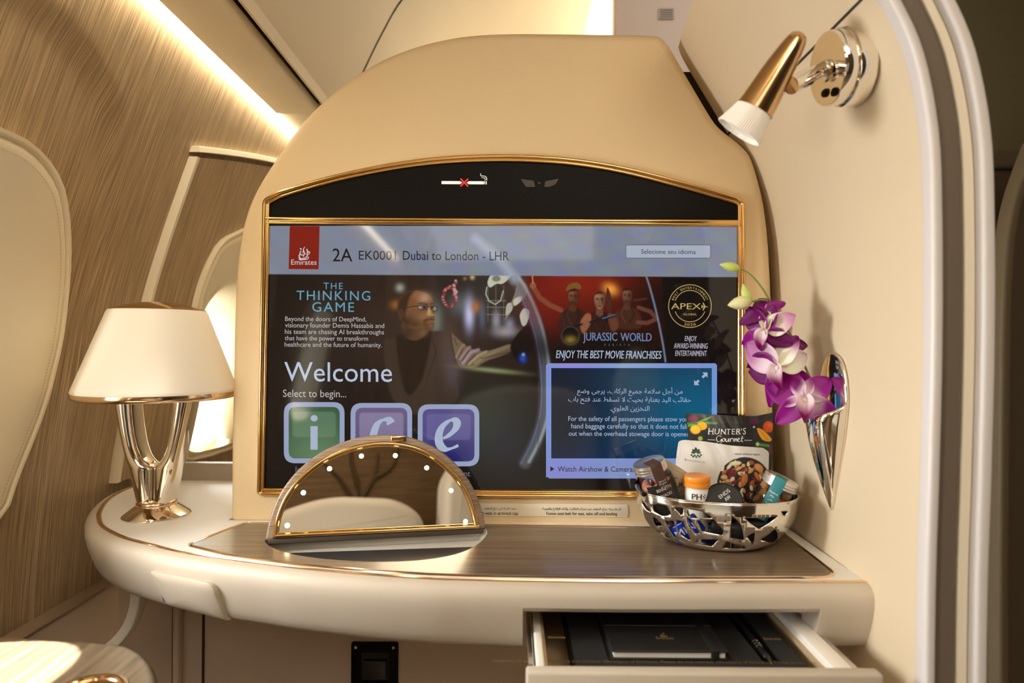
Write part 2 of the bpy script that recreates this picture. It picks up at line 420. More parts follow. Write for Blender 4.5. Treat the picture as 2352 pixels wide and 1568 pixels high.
def nib(bm, pts, f, w=4.0, thin=0.25, ang=35.0, smooth=6, closed=False):
    """broad-nib pen stroke through photo px points"""
    pp = catmull([Vector((p[0], p[1])) for p in pts], smooth, closed) if smooth > 1 else [Vector(p) for p in pts]
    N = len(pp); nb = Vector((math.cos(math.radians(ang)), -math.sin(math.radians(ang))))
    L = []; R = []
    for i, p in enumerate(pp):
        t = (pp[min(i + 1, N - 1)] - pp[max(i - 1, 0)]); t = t.normalized() if t.length > 0 else Vector((1, 0))
        k = abs(t.x * nb.y - t.y * nb.x); ww = w * (thin + (1 - thin) * k) * 0.5
        n = Vector((-t.y, t.x)); L.append(p + n * ww); R.append(p - n * ww)
    va = [bm.verts.new(f(*p)) for p in L]; vb = [bm.verts.new(f(*p)) for p in R]
    for i in range(N - 1):
        try: bm.faces.new((va[i], va[i + 1], vb[i + 1], vb[i]))
        except ValueError: pass
    return bm
def add_poly(bm, pts, f):
    try: return bm.faces.new([bm.verts.new(f(*p)) for p in pts])
    except ValueError: pass
def rrect(x0, y0, x1, y1, r, n=6):
    return [tuple(p) for p in rounded([(x0, y0), (x1, y0), (x1, y1), (x0, y1)], r, n)]
def ell(cx, cy, rx, ry, n=24, a=0.0):
    ca, sa = math.cos(a), math.sin(a)
    return [(cx + rx * math.cos(2*PI*k/n) * ca - ry * math.sin(2*PI*k/n) * sa, cy + rx * math.cos(2*PI*k/n) * sa + ry * math.sin(2*PI*k/n) * ca) for k in range(n)]
def ring_poly(bm, outer, inner, f):
    a = [bm.verts.new(f(*p)) for p in outer]; b = [bm.verts.new(f(*p)) for p in inner]; n = len(a)
    for i in range(n): bm.faces.new((a[i], a[(i + 1) % n], b[(i + 1) % n], b[i]))

# painted pictures (for screens and printed packaging): a colour per vertex of a fine grid
class Picture:
    def __init__(s, x0, y0, x1, y1, step, base):
        s.x = np.arange(x0, x1 + 0.01, (x1 - x0) / round((x1 - x0) / step)); s.y = np.arange(y0, y1 + 0.01, (y1 - y0) / round((y1 - y0) / step))
        s.X, s.Y = np.meshgrid(s.x, s.y); s.c = np.zeros(s.X.shape + (3,)); s.c[:] = lin(base); s.step = step
    def blend(s, a, col):
        c = np.array(lin(col)); s.c += (c - s.c) * np.clip(a, 0, 1)[..., None]
    def poly(s, pts, col, soft=2.0, a=1.0):
        i = inpoly(s.X, s.Y, pts); d = polydist(s.X, s.Y, pts); sd = np.where(i, d, -d)
        s.blend(a * np.clip(sd / soft + 0.5, 0, 1), col)
    def smooth(s, pts, col, soft=2.0, a=1.0):
        s.poly([tuple(p) for p in catmull([Vector(p) for p in pts], 5, True)], col, soft, a)
    def ell(s, cx, cy, rx, ry, col, soft=2.0, a=1.0, rot=0.0):
        c, q = math.cos(rot), math.sin(rot); dx, dy = s.X - cx, s.Y - cy
        u, v = (dx * c + dy * q) / rx, (-dx * q + dy * c) / ry
        r = np.sqrt(u * u + v * v); s.blend(a * np.clip((1 - r) * min(rx, ry) / soft + 0.5, 0, 1), col)
    def glow(s, cx, cy, rx, ry, col, a=1.0, rot=0.0):
        c, q = math.cos(rot), math.sin(rot); dx, dy = s.X - cx, s.Y - cy
        u, v = (dx * c + dy * q) / rx, (-dx * q + dy * c) / ry; s.blend(a * np.exp(-(u * u + v * v)), col)
    def line(s, pts, wd, col, soft=1.5, a=1.0):
        d = np.full(s.X.shape, 1e9)
        for i in range(len(pts) - 1): d = np.minimum(d, polydist(s.X, s.Y, [pts[i], pts[i + 1]]))
        s.blend(a * np.clip((wd / 2 - d) / soft + 0.5, 0, 1), col)
    def mesh(s, name, f, m, parent, keep=None):
        ny, nx = s.X.shape; me = bpy.data.meshes.new(name)
        co = np.array([f(a, b) for a, b in zip(s.X.ravel(), s.Y.ravel())], float)
        idx = np.arange(nx * ny).reshape(ny, nx)
        fc = np.stack([idx[1:, :-1], idx[1:, 1:], idx[:-1, 1:], idx[:-1, :-1]], -1).reshape(-1, 4)
        if keep is not None:
            cx = (s.X[1:, 1:] + s.X[:-1, :-1]) / 2; cy = (s.Y[1:, 1:] + s.Y[:-1, :-1]) / 2
            fc = fc[inpoly(cx, cy, keep).ravel()]
        me.from_pydata(co.tolist(), [], fc.tolist()); me.update()
        at = me.color_attributes.new('colour', 'FLOAT_COLOR', 'POINT')
        at.data.foreach_set('color', np.concatenate([s.c, np.ones(s.c.shape[:2] + (1,))], -1).ravel().astype('f'))
        o = bpy.data.objects.new(name, me); COL.objects.link(o); me.materials.append(m)
        if parent: o.parent = parent
        return o

# ================================================================== SETTING
# ---- left cabin wall: curved section, constant along the cabin
WPROF = np.array([(-1.10, -.742), (-.44, -.744), (-.258, -.731), (.066, -.675), (.182, -.640), (.345, -.584), (.487, -.529), (.62, -.47)])
_zz = np.linspace(-1.1, .62, 173); _xx = np.interp(_zz, WPROF[:, 0], WPROF[:, 1])
_k = np.ones(13) / 13; _xs = np.convolve(np.pad(_xx, 6, mode='edge'), _k, 'valid'); _xs[:7] = _xx[:7]; _xs[-20:] = _xx[-20:]
def WX(z): return float(np.interp(z, _zz, _xs))
def wall_hit(px, py, off=0.0):
    d = ray(px, py); a, b = 0.2, 4.0
    for _ in range(50):
        m = (a + b) / 2
        if d.x * m < WX(d.z * m) + off: b = m
        else: a = m
    return (a, d.z * a)                  # (Y, Z below / above the camera)
def Wp(y, z, off=0.0): return Vector((WX(z) + off, y, ZC + z))
def resample(poly, n, c):
    """n points of a star-shaped outline at equal angles about c"""
    out = []
    for k in range(n):
        a = 2 * PI * k / n; dx, dy = math.cos(a), math.sin(a); best = None
        for i in range(len(poly)):
            x0, y0 = poly[i - 1][0] - c[0], poly[i - 1][1] - c[1]; x1, y1 = poly[i][0] - c[0], poly[i][1] - c[1]
            ex, ey = x1 - x0, y1 - y0; den = dx * ey - dy * ex
            if abs(den) < 1e-12: continue
            t = (x0 * ey - y0 * ex) / den; u = (x0 * dy - y0 * dx) / den
            if t > 0 and -1e-6 <= u <= 1 + 1e-6: best = t if best is None else max(best, t)
        out.append((c[0] + dx * (best or .1), c[1] + dy * (best or .1)))
    return out
# near window surround, right half read off the photo, mirrored about its middle
_r = [wall_hit(*p, off=.018) for p in ((0, 288), (55, 312), (100, 348), (135, 395), (155, 450), (165, 540), (163, 640), (150, 760), (130, 855), (110, 930), (80, 1010), (45, 1095), (0, 1195))]
YM = 0.60
_near = [(y, z) for y, z in _r] + [(YM + .16, -.315), (YM - .16, -.315)] + [(2 * YM - y, z) for y, z in _r[::-1]]
C1 = (YM, -.02)
near_out = resample([tuple(p) for p in catmull([Vector(p) for p in _near], 4, True)], 96, C1)
_f = [wall_hit(*p, off=.024) for p in ((600, 520), (545, 535), (512, 556), (486, 600), (466, 650), (452, 705), (440, 800), (424, 900), (415, 1000))]
C2 = (1.64, -.02)
_far = _f + [(_f[-1][0] + .07, -.27), (2 * C2[0] - _f[-1][0] - .07, -.27)] + [(2 * C2[0] - y, z) for y, z in _f[::-1]]
far_out = resample([tuple(p) for p in catmull([Vector(p) for p in _far], 4, True)], 96, C2)
_c = [wall_hit(*p) for p in ((70, 0), (140, 58), (200, 125), (245, 205), (266, 270), (262, 400), (238, 560), (203, 760), (150, 960), (95, 1180))]
crease = [(YM - .1, .40)] + _c + [(_c[-1][0], -.9), (-.2, -.9), (-.2, .40)]
def superell(c, a, b, e, n=96):
    out = []
    for k in range(n):
        t = 2 * PI * k / n; ct, st = math.cos(t), math.sin(t)
        r = (abs(ct / a) ** e + abs(st / b) ** e) ** (-1 / e); out.append((c[0] + r * ct, c[1] + r * st))
    return out
def build_wall():
    ys = np.concatenate([np.arange(-1.1, .1, .06), np.arange(.1, 1.3, .0075), np.arange(1.3, 2.64, .04)])
    zs = np.concatenate([np.arange(-1.1, -.5, .05), np.arange(-.5, .484, .0075), [.487, .55, .62]])
    Yg, Zg = np.meshgrid(ys, zs)
    d = polydist(Yg, Zg, crease); s = np.where(inpoly(Yg, Zg, crease), d, -d)
    t = np.clip((s + .022) / .044, 0, 1); dep = .009 * t * t * (3 - 2 * t)
    X = np.interp(Zg, _zz, _xs) - dep
    bm = bmesh.new(); V = [[bm.verts.new((X[i, j], Yg[i, j], ZC + Zg[i, j])) for j in range(len(ys))] for i in range(len(zs))]
    h1 = inset(near_out, .03); h2 = inset(far_out, .03); h3 = superell((-.22, -.02), .15, .2, 3, 40)
    yc = (Yg[1:, 1:] + Yg[:-1, :-1]) / 2; zc = (Zg[1:, 1:] + Zg[:-1, :-1]) / 2
    cut = inpoly(yc, zc, h1) | inpoly(yc, zc, h2) | inpoly(yc, zc, h3)
    for i in range(len(zs) - 1):
        for j in range(len(ys) - 1):
            if not cut[i, j]: bm.faces.new((V[i][j], V[i][j + 1], V[i + 1][j + 1], V[i + 1][j]))
    tag(obj('wall_left', fix(bm), M['wood_wall'], smooth=30), kind='structure')
build_wall()

def window(name, out, c, hole_a, hole_b, e, depth, lift, hole_c=None):
    hc = hole_c or c; root = thing(name, None, None); root['kind'] = 'structure'
    hole = superell(hc, hole_a, hole_b, e)
    rs = []
    def ringat(pts, off): rs.append([Wp(p[0], p[1], off) for p in pts])
    ringat(out, -.04); ringat(out, lift * .5); ringat(inset(out, .002), lift + .001); ringat(inset(out, .0065), lift + .001)
    ringat(inset(out, .0085), lift - .005); ringat(inset(out, .0105), lift - .005); ringat(inset(out, .0135), lift + .0005); ringat(inset(out, .019), lift + .002)
    for k in range(1, 6):
        t = k / 5 * .85; ringat([(a[0] * (1 - t) + b[0] * t, a[1] * (1 - t) + b[1] * t) for a, b in zip(inset(out, .019), hole)], lift + .002 - .006 * t)
    ringat(hole, lift - .02); sm = [(hc[0] + (p[0] - hc[0]) * .9, hc[1] + (p[1] - hc[1]) * .9) for p in hole]
    ringat(sm, lift - .05); ringat([(hc[0] + (p[0] - hc[0]) * .82, hc[1] + (p[1] - hc[1]) * .82) for p in hole], -depth)
    obj('window_surround', rings(rs), M['leather_window'] if lift > .012 else M['cream_trim'], root, smooth=50)
    st = bmesh.new(); q = inset(out, .024); n = len(q); f2 = [Vector(p) for p in q] ; f2.append(f2[0].copy())
    L = 0; pts = []
    for i in range(n):
        a, b = f2[i], f2[i + 1]; k = max(1, int((b - a).length / .0045))
        for j in range(k):
            pts.append((a.lerp(b, j / k), a.lerp(b, (j + .6) / k)))
    for a, b in pts:
        p0, p1 = Wp(a.x, a.y, lift + .0022), Wp(b.x, b.y, lift + .0022); u = Vector((0, 0, 0)); t = (p1 - p0).normalized(); s = t.cross(Vector((1, 0, 0))).normalized() * .0005
        for z in (0,): st.faces.new([st.verts.new(v) for v in (p0 - s, p1 - s, p1 + s, p0 + s)])
    if lift > .012: obj('stitching', st, M['stitch'], root, smooth=0)
    else: st.free()
    pn = [(hc[0] + (p[0] - hc[0]) * .84, hc[1] + (p[1] - hc[1]) * .84) for p in hole]
    obj('window_pane', flat([Wp(p[0], p[1], -depth + .004) for p in pn]), M['pane'], root)
    obj('window_frame', rings([[Wp(p[0], p[1], -depth + .001) for p in inset(pn, .002)], [Wp(p[0], p[1], -depth + .008) for p in inset(pn, .003)], [Wp(p[0], p[1], -depth + .008) for p in inset(pn, .009)], [Wp(p[0], p[1], -depth + .001) for p in inset(pn, .010)]]), M['gasket'], root)
    return root
window('window_1', near_out, C1, .135, .185, 3.0, .085, .018, (YM, 0.0))
window('window_2', far_out, C2, .15, .19, 2.8, .085, .024, (1.52, -.08))
window('window_3', superell((-.22, -.02), .19, .25, 2.8), (-.22, -.02), .135, .185, 3.0, .085, .010, (-.22, 0.0))

# raised sidewall panel beyond the lamp, with its cream edging
def side_panel():
    root = thing('trim_1', None, None); root['kind'] = 'structure'
    zs = np.arange(-.262, .3451, .0138); ys = np.arange(1.19, 2.61, .035)
    top = lambda y: .345 + .24 * (y - 1.19) - .10 * (y - 1.19) ** 2
    bm = bmesh.new(); O = .013
    V = [[bm.verts.new(Wp(y, (z + .262) / .607 * (top(y) + .262) - .262, O)) for y in ys] for z in zs]
    h2 = inset(far_out, .02)
    for i in range(len(zs) - 1):
        for j in range(len(ys) - 1):
            c = sum((V[a][b].co for a, b in ((i, j), (i, j + 1), (i + 1, j), (i + 1, j + 1))), Vector()) / 4
            if not inpoly([c.y], [c.z - ZC], h2)[0]: bm.faces.new((V[i][j], V[i][j + 1], V[i + 1][j + 1], V[i + 1][j]))
    obj('veneer_panel', fix(bm), M['wood_wall'], root, smooth=30)
    ed = [Wp(1.19, z, 0) for z in zs]
    rs = [[Vector((p.x - .004, p.y + a, p.z)), Vector((p.x - .004, p.y - b, p.z)), Vector((p.x + .013, p.y - b, p.z)), Vector((p.x + .016, p.y - b + .002, p.z)), Vector((p.x + .016, p.y + a, p.z))] for p in ed for a, b in ((.004, .006),)]
    obj('edge_strip', rings(rs, True, True, True), M['cream_trim'], root)
    tp = [Wp(y, top(y), 0) for y in np.arange(1.18, 2.61, .04)]
    rs = [[p + Vector(q) for q in ((-.01, 0, -.004), (.017, 0, -.004), (.017, 0, .005), (.013, 0, .007), (-.01, 0, .007))] for p in tp]
    obj('top_strip', rings(rs, True, True, True), M['cream_trim'], root)
side_panel()

# ---- ceiling, cove light, valance
CPROF = catmull([Vector(p) for p in ((-.395, .490), (-.405, .497), (-.398, .508), (-.38, .545), (-.345, .622), (-.305, .705), (-.255, .790), (-.17, .875), (-.05, .935), (.12, .965), (.5, .98), (1.65, .985))], 5)
bm = bmesh.new()
prof = [Vector((-.48, .62)), Vector((-.395, .62))] + CPROF
add_rings(bm, [[Vector((p.x, y, ZC + p.y)) for p in prof] for y in (-1.12, 2.66)], False)
tag(obj('ceiling', fix(bm), M['ceiling'], smooth=35), kind='structure')
seam = [Vector((p.x * 1 - .0012, 1.50, ZC + p.y - .0012)) for p in CPROF[5:]]
tag(obj('trim_2', sweep(seam, [(-.0022, 0), (.0022, 0), (.0022, .004), (-.0022, .004)], up=(0, 1, 0), prof_closed=True, caps=True), M['groove']), kind='structure')
tag(obj('trim_3', rbox((-.5045, -1.1, ZC + .478), (-.412, 1.385, ZC + .50), .004), M['ceiling']), kind='structure')
tag(obj('trim_4', rbox((-.5035, 1.392, ZC + .484), (-.412, 2.62, ZC + .506), .004), M['ceiling']), kind='structure')
t = thing('cove_light_strip', 'long glowing light strip along the top edge of the brown sidewall', 'light', (-.516, .7, ZC + .478))
obj('diffuser', box((-.526, -1.1, ZC + .479), (-.506, 2.62, ZC + .489)), M['cove'], t, world=True)
obj('channel', box((-.53, -1.1, ZC + .4895), (-.502, 2.62, ZC + .496)), M['white_trim'], t, world=True)
tag(obj('trim_5', rbox((.245, 1.6, ZC + .62), (.90, 2.62, ZC + .975), .012), M['ceiling_pink']), kind='structure')
t = thing('ceiling_light_strip', 'vertical glowing light strip beside the pale ceiling panel above the screen', 'light', (.232, 1.62, ZC + .8))
obj('diffuser', box((.222, 1.64, ZC + .62), (.24, 2.6, ZC + .965)), M['ceiling_glow'], t, world=True)
t = thing('ceiling_vent', 'small grey slotted grille on the pale ceiling panel', 'vent', P(1530, 32, 1.596))
v0 = P(1530, 32, 1.597)
obj('frame', box((v0.x - .019, 1.594, v0.z - .013), (v0.x + .019, 1.599, v0.z + .013)), mat('pale_grey_plastic', (.55, .50, .48), .5), t, world=True)
bm = bmesh.new()
for k in range(4): add_box(bm, (v0.x - .015, 1.592, v0.z - .010 + k * .0056), (v0.x + .015, 1.5945, v0.z - .0075 + k * .0056))
obj('slats', bm, mat('grey_slats', (.34, .31, .30), .5), t, world=True)

# ---- floor, bulkheads, aisle side
tag(obj('floor', box((-.76, -1.12, ZC - 1.14), (1.66, 2.66, ZC - 1.10)), mat('beige_carpet', (.30, .24, .17), .95, bump=.4, bscale=600)), kind='structure')
tag(obj('wall_front', box((-.8, 2.62, ZC - 1.1), (1.66, 2.66, ZC + 1.0)), M['ceiling']), kind='structure')
tag(obj('wall_right', box((1.60, -1.12, ZC - 1.1), (1.64, 2.66, ZC + 1.0)), mat('olive_panel', (.11, .095, .055), .6)), kind='structure')

# suite side wall on the right: section near the door and at the screen, ruled between
NEAR = [(-1.10, .386), (-.70, .386), (-.275, .386), (-.12, .389), (0, .391), (.12, .390), (.2, .386), (.27, .372), (.315, .352), (.335, .338), (.40, .285), (.455, .235), (.475, .215)]
FAR = [(-1.10, .418), (-.70, .418), (-.275, .418), (-.12, .418), (0, .418), (.12, .414), (.2, .403), (.27, .381), (.315, .357), (.335, .345), (.40, .305), (.455, .272), (.475, .264)]
NY, FY = .655, 1.05
NEAR = [(z * 1.056, x * 1.056) for z, x in NEAR]
def smooth_prof(p, n=4): return catmull([Vector((x, z)) for z, x in p], n)
NP, FP = smooth_prof(NEAR), smooth_prof(FAR)
def RW(z, y):
    a = float(np.interp(z, [p[0] for p in NEAR], [p[1] for p in NEAR])); b = float(np.interp(z, [p[0] for p in FAR], [p[1] for p in FAR]))
    return a + (b - a) * (y - NY) / (FY - NY)
def right_wall():
    root = thing('wall_suite', None, None); root['kind'] = 'structure'
    rs = []
    for k in range(9):
        t = k / 8; y = NY + (FY - NY) * t
        inner = [Vector((a.x + (b.x - a.x) * t, y, ZC + a.y + (b.y - a.y) * t)) for a, b in zip(NP, FP)]
        outer = [p + Vector((.045, 0, .015)) for p in inner[::-1]]
        rs.append(inner + outer)
    obj('partition_panel', rings(rs, True, True, True), M['wall_cream'], root, smooth=50)
    sm = [Vector((NEAR[9][1] + (FAR[9][1] - NEAR[9][1]) * t - .0004, NY + (FY - NY) * t, ZC + NEAR[9][0] + (FAR[9][0] - NEAR[9][0]) * t)) for t in np.linspace(0, 1, 9)]
    obj('seam', sweep(sm, [(-.0011, -.001), (.0011, -.001), (.0011, .0012), (-.0011, .0012)], prof_closed=True, caps=True), M['groove'], root)
    # added dark strip, standing in for shade in the slot beside the screen shell
    rs = [[Vector((p.x - .045, 1.098, ZC + p.y - .02)), Vector((p.x + .04, 1.098, ZC + p.y - .02)), Vector((p.x + .04, 1.106, ZC + p.y - .02)), Vector((p.x - .045, 1.106, ZC + p.y - .02))] for p in FP]
    obj('slot_shade', rings(rs, True, True, True), M['groove'], root)
right_wall()
# door jamb: nested strips following the same bow
def jamb_strip(name, x0, x1, y0, y1, m, r=.002, parent=None):
    x0, x1, y0, y1 = x0 * 1.056, x1 * 1.056, y0 + .035, y1 + .035
    q = rounded([(x0, y0), (x1, y0), (x1, y1), (x0, y1)], r, 4)
    rs = []
    for p in NP:
        lean = (.4076 - p.x)
        rs.append([Vector((p.x + .0 + a.x * (1 - min(.25, lean * .9)), a.y, ZC + p.y + a.x * min(.5, max(0, lean) * 4))) for a in q])
    return obj(name, rings(rs, True, True, True), m, parent, smooth=45)
root = thing('door_1', None, None); root['kind'] = 'structure'
grey_trim = mat('grey_lilac_trim', (.66, .62, .60), .4)
jamb_strip('edge_bead', -.001, .0095, .604, .622, grey_trim, .004, root)
jamb_strip('jamb_face', .0085, .0310, .611, .63, mat('taupe_jamb', (.15, .115, .085), .5), .003, root)
jamb_strip('jamb_gap', .0305, .0345, .622, .64, M['groove'], .0005, root)
jamb_strip('inner_strip', .034, .0432, .612, .64, M['cream_trim'], .001, root)
jamb_strip('groove_line', .0428, .0446, .613, .64, mat('brown_groove', (.20, .14, .09), .6), .0004, root)
jamb_strip('outer_bead', .0442, .0565, .602, .64, grey_trim, .004, root)
jamb_strip('back_edge', .056, .064, .615, .66, mat('dark_olive_trim', (.16, .13, .085), .5), .002, root)
# catch in the lower jamb
obj('door_catch', rbox((RW(-.45, NY) + .032, .642, ZC - .59), (RW(-.45, NY) + .042, .652, ZC - .436), .002), M['black_satin'], root)

# neighbouring suite across the aisle, seen past the door
root = thing('wall_aisle', None, None); root['kind'] = 'structure'
a0 = P(2246, 384, 1.62); 
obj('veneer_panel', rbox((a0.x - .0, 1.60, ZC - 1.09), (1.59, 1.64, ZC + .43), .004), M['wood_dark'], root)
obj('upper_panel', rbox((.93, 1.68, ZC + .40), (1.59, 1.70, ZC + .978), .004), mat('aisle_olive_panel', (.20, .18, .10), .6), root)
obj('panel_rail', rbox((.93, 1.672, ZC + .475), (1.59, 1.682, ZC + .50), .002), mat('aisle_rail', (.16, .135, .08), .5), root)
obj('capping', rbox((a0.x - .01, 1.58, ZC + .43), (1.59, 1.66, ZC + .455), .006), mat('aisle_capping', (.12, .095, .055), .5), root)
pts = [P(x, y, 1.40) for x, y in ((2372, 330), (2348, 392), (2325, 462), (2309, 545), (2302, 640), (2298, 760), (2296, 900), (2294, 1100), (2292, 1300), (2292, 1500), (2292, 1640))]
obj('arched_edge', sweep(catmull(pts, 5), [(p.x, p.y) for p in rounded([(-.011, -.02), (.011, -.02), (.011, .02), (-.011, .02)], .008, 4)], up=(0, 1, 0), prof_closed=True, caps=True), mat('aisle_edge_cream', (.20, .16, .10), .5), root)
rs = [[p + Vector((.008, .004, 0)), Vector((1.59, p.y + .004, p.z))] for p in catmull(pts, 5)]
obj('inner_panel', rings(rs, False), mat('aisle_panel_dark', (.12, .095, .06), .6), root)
obj('bracket', rbox(P(2250, 1140, 1.575), P(2296, 1102, 1.60), .004), mat('taupe_bracket', (.3, .25, .2), .5), root)

# rear of the suite (seen in the mirror, the screen and the chrome)
def rear():
    root = thing('wall_back', None, None); root['kind'] = 'structure'
    obj('veneer_panel', box((-.75, -1.10, ZC - 1.1), (1.62, -1.06, ZC + 1.0)), wood('rear_veneer', (.16, .105, .06), (.22, .15, .088), (.29, .20, .125), (6, 60, 210), .4), root)
    bm = bmesh.new(); br = [[(.16, -.42), (.16, -.10), (.15, .0)], [(.16, -.12), (.08, .02), (.0, .10)], [(.15, -.08), (.22, .03), (.24, .14)], [(.15, 0), (.12, .12), (.13, .2)], [(.22, .03), (.30, .08), (.33, .16)]]
    for b in br:
        pp = catmull([Vector((x, -1.056, ZC + z)) for x, z in b], 6); t2 = tube(pp, .010, 8, [.012 - .008 * i / len(pp) for i in range(len(pp))])
        me = bpy.data.meshes.new('b'); t2.to_mesh(me); t2.free(); bm.from_mesh(me); bpy.data.meshes.remove(me)
    obj('tree_inlay', bm, mat('tree_inlay_brown', (.11, .07, .038), .5), root)
rear()
def curtain():
    rs = []
    for x in np.linspace(-.70, -.335, 110):
        y = -.86 + .022 * math.sin((x + .7) * 95) + .008 * math.sin((x + .7) * 41)
        rs.append([Vector((x, y, ZC + z)) for z in (-1.09, -.5, 0, .45, .9)])
    o = obj('curtain', rings(rs, False), mat('tan_curtain', (.50, .34, .20), .8, spec=.2), smooth=80)
    tag(o, 'tan pleated curtain behind the seat, seen only as a reflection in the screen', 'curtain')
    sm = o.modifiers.new('thickness', 'SOLIDIFY'); sm.thickness = .002
curtain()
def seat():
    t = thing('suite_seat', 'cream leather suite seat facing the screen, seen only as a reflection in the vanity mirror', 'seat', (0.05, -.75, ZC - 1.10))
    o2 = [tuple(p) for p in rounded([(-.30, -.62), (.36, -.62), (.36, -.16), (.25, -.085), (-.02, -.07), (-.22, -.13), (-.30, -.26)], .08, 6)]
    obj('backrest', slab(o2, .16, .04, 5, lambda p, d: Vector((p[0], -.72 - d, ZC + p[1]))), M['leather_pale'], t, world=True)
    obj('cushion', rbox((-.27, -.70, ZC - .74), (.33, -.18, ZC - .60), .04, 4), M['leather_pale'], t, world=True)
    obj('pedestal', box((-.25, -.68, ZC - 1.10), (.31, -.22, ZC - .735)), M['suede'], t, world=True)
    w2 = [tuple(p) for p in rounded([(.40, -.62), (.62, -.62), (.62, .02), (.52, .10), (.44, -.02)], .04, 6)]
    obj('side_wing', slab(w2, .12, .03, 4, lambda p, d: Vector((p[0], -.70 - d, ZC + p[1]))), M['leather_pale'], t, world=True)
seat()

# ---- ledge along the left wall, panel below the counter, white bracket
t = thing('trim_6', None, None); t['kind'] = 'structure'
obj('ledge', rbox((-.742, -.2, ZC - 1.05), (-.718, 1.30, ZC - .441), .004), M['suede'], t)
obj('ledge_top', rbox((-.742, -.2, ZC - .441), (-.711, 1.30, ZC - .436), .002), mat('suede_edge', (.30, .21, .135), .8, spec=.2), t)
t = thing('wall_under_counter', None, None); t['kind'] = 'structure'
obj('suede_panel', box((-.645, 1.075, ZC - 1.10), (.41, 1.09, ZC - .30)), M['suede'], t)
bm = bmesh.new()
for px in (397, 413, 466):
    q = P(px, 1480, 1.072); add_box(bm, (q.x - .0015, 1.072, ZC - 1.09), (q.x + .0015, 1.0748, ZC - .31))
obj('seam_lines', bm, M['groove'], t)
q0, q1 = P(398, 1480, 1.06), P(412, 1480, 1.06)
obj('post', rbox((q0.x, 1.055, ZC - 1.09), (q1.x, 1.0748, ZC - .31), .004), M['suede'], t)
pts = catmull([P(x, y, 1.0) for x, y in ((318, 1330), (319, 1365), (315, 1395), (303, 1428), (285, 1455), (262, 1478), (235, 1500), (205, 1560))], 6)
tag(obj('trim_7', sweep(pts, [(p.x, p.y) for p in rounded([(-.0075, -.012), (.0075, -.012), (.0075, .012), (-.0075, .012)], .003, 3)], up=(0, 1, 0), prof_closed=True, caps=True), M['white_trim']), kind='structure')
def latch():
    q = P(860, 1535, 1.07)
    t = thing('panel_latch', 'square black latch with recessed paddle on the brown panel below the counter', 'latch', q)
    W, H = .0385, .042
    o2 = rrect(-W, -H, W, H, .004); i2 = rrect(-W * .60, -H * .55, W * .62, H * .62, .003)
    f = lambda p, d: Vector((p[0], d, p[1]))
    rs = [[f(p, .006) for p in o2], [f(p, .001) for p in o2], [f(p, 0) for p in inset(o2, .0015)], [f(p, 0) for p in i2], [f(p, .004) for p in i2]]
    obj('plate', rings(rs), M['black_satin'], t)
    obj('recess', flat([f(p, .004) for p in i2]), M['black'], t)
    obj('paddle', rbox((-W * .5, -.001, -H * .45), (W * .5, .0035, H * .3), .002), mat('black_paddle', (.02, .018, .016), .35), t)
    for sx in (-1, 1):
        for sz in (-1, 1):
            obj('screw', lathe([(.0001, .0012), (.002, .0012), (.0028, 0)], 12, Matrix.Translation((sx * W * .8, -.0002, sz * H * .82)) @ Matrix.Rotation(PI / 2, 4, 'X')), M['steel'], t)
latch()

# ================================================================== SCREEN SHELL
TILT = 0.031
MON = Plane((0, 1.0, ZC), (1, 0, 0), (0, TILT, 1))
def mp(px, py): return MON.loc(px, py)
shell_px = [(525, 1193), (525, 1120), (526, 1000), (529, 870), (533, 700), (541, 585), (556, 503), (580, 440), (612, 385), (655, 322), (700, 265), (755, 212), (820, 163),
    (890, 124), (970, 95), (1060, 76), (1150, 69.5), (1250, 69), (1400, 71), (1490, 72.5), (1520, 78), (1540, 98), (1562, 135), (1602, 203), (1640, 266), (1662, 292), (1700, 322), (1728, 352), (1745, 400),
    (1760, 462), (1770, 540), (1777, 650), (1781, 800), (1783, 1000), (1784, 1120), (1785, 1204)]
so_ = [mp(*p) for p in shell_px]
outl = [tuple(p) for p in catmull([Vector(p) for p in so_], 4)]
sh = thing('screen_shell', 'tall cream leather panel with arched top, standing on the counter around the big screen', 'partition', m=MON.m)
zlo = lambda x: mp(525, 1193)[1] + (x - outl[0][0]) / (outl[-1][0] - outl[0][0]) * (mp(1785, 1204)[1] - mp(525, 1193)[1])
obj('shell_body', slab(outl, .085, .017, 6, lambda p, d: Vector((p[0], d, p[1] if p[1] > zlo(p[0]) + .0175 else zlo(p[0])))), M['leather'], sh, smooth=50)
# placard on its foot
bm = bmesh.new(); pl = rrect(770, 1157.5, 1443, 1187, 6)
pl = [(x, y + (x - 1443) * .0065) for x, y in pl]
loc2 = [mp(*p) for p in pl]
pc = obj('placard', slab(loc2, .0004, .0008, 2, lambda p, d: Vector((p[0], d - .0014, p[1]))), mat('placard_cream', (.78, .70, .55), .35), sh)
fm = lambda off: (lambda px, py: MON.pt(px, py, off))
bm = bmesh.new(); f = fm(.0017)
add_text(bm, arabic('سترة النجاة في ذراع المقعد'), 1113, 1185, 1168.5, f, .012)
add_text(bm, 'life vest in armrest cap', 1101, 1190, 1181, f, .014, ys=1.15)
obj('life_vest_lettering', bm, M['ink'], pc, smooth=0); bm = bmesh.new()
add_text(bm, arabic('الرجاء ربط حزام المقعد عند تحرك الطائرة، وأثناء الإقلاع والهبوط'), 1245, 1426, 1169.5, f, .012)
add_text(bm, 'Fasten seat belt for taxi, take off and landing', 1255, 1417, 1181.5, f, .014, ys=1.15)
obj('seat_belt_lettering', bm, M['ink'], pc, smooth=0)

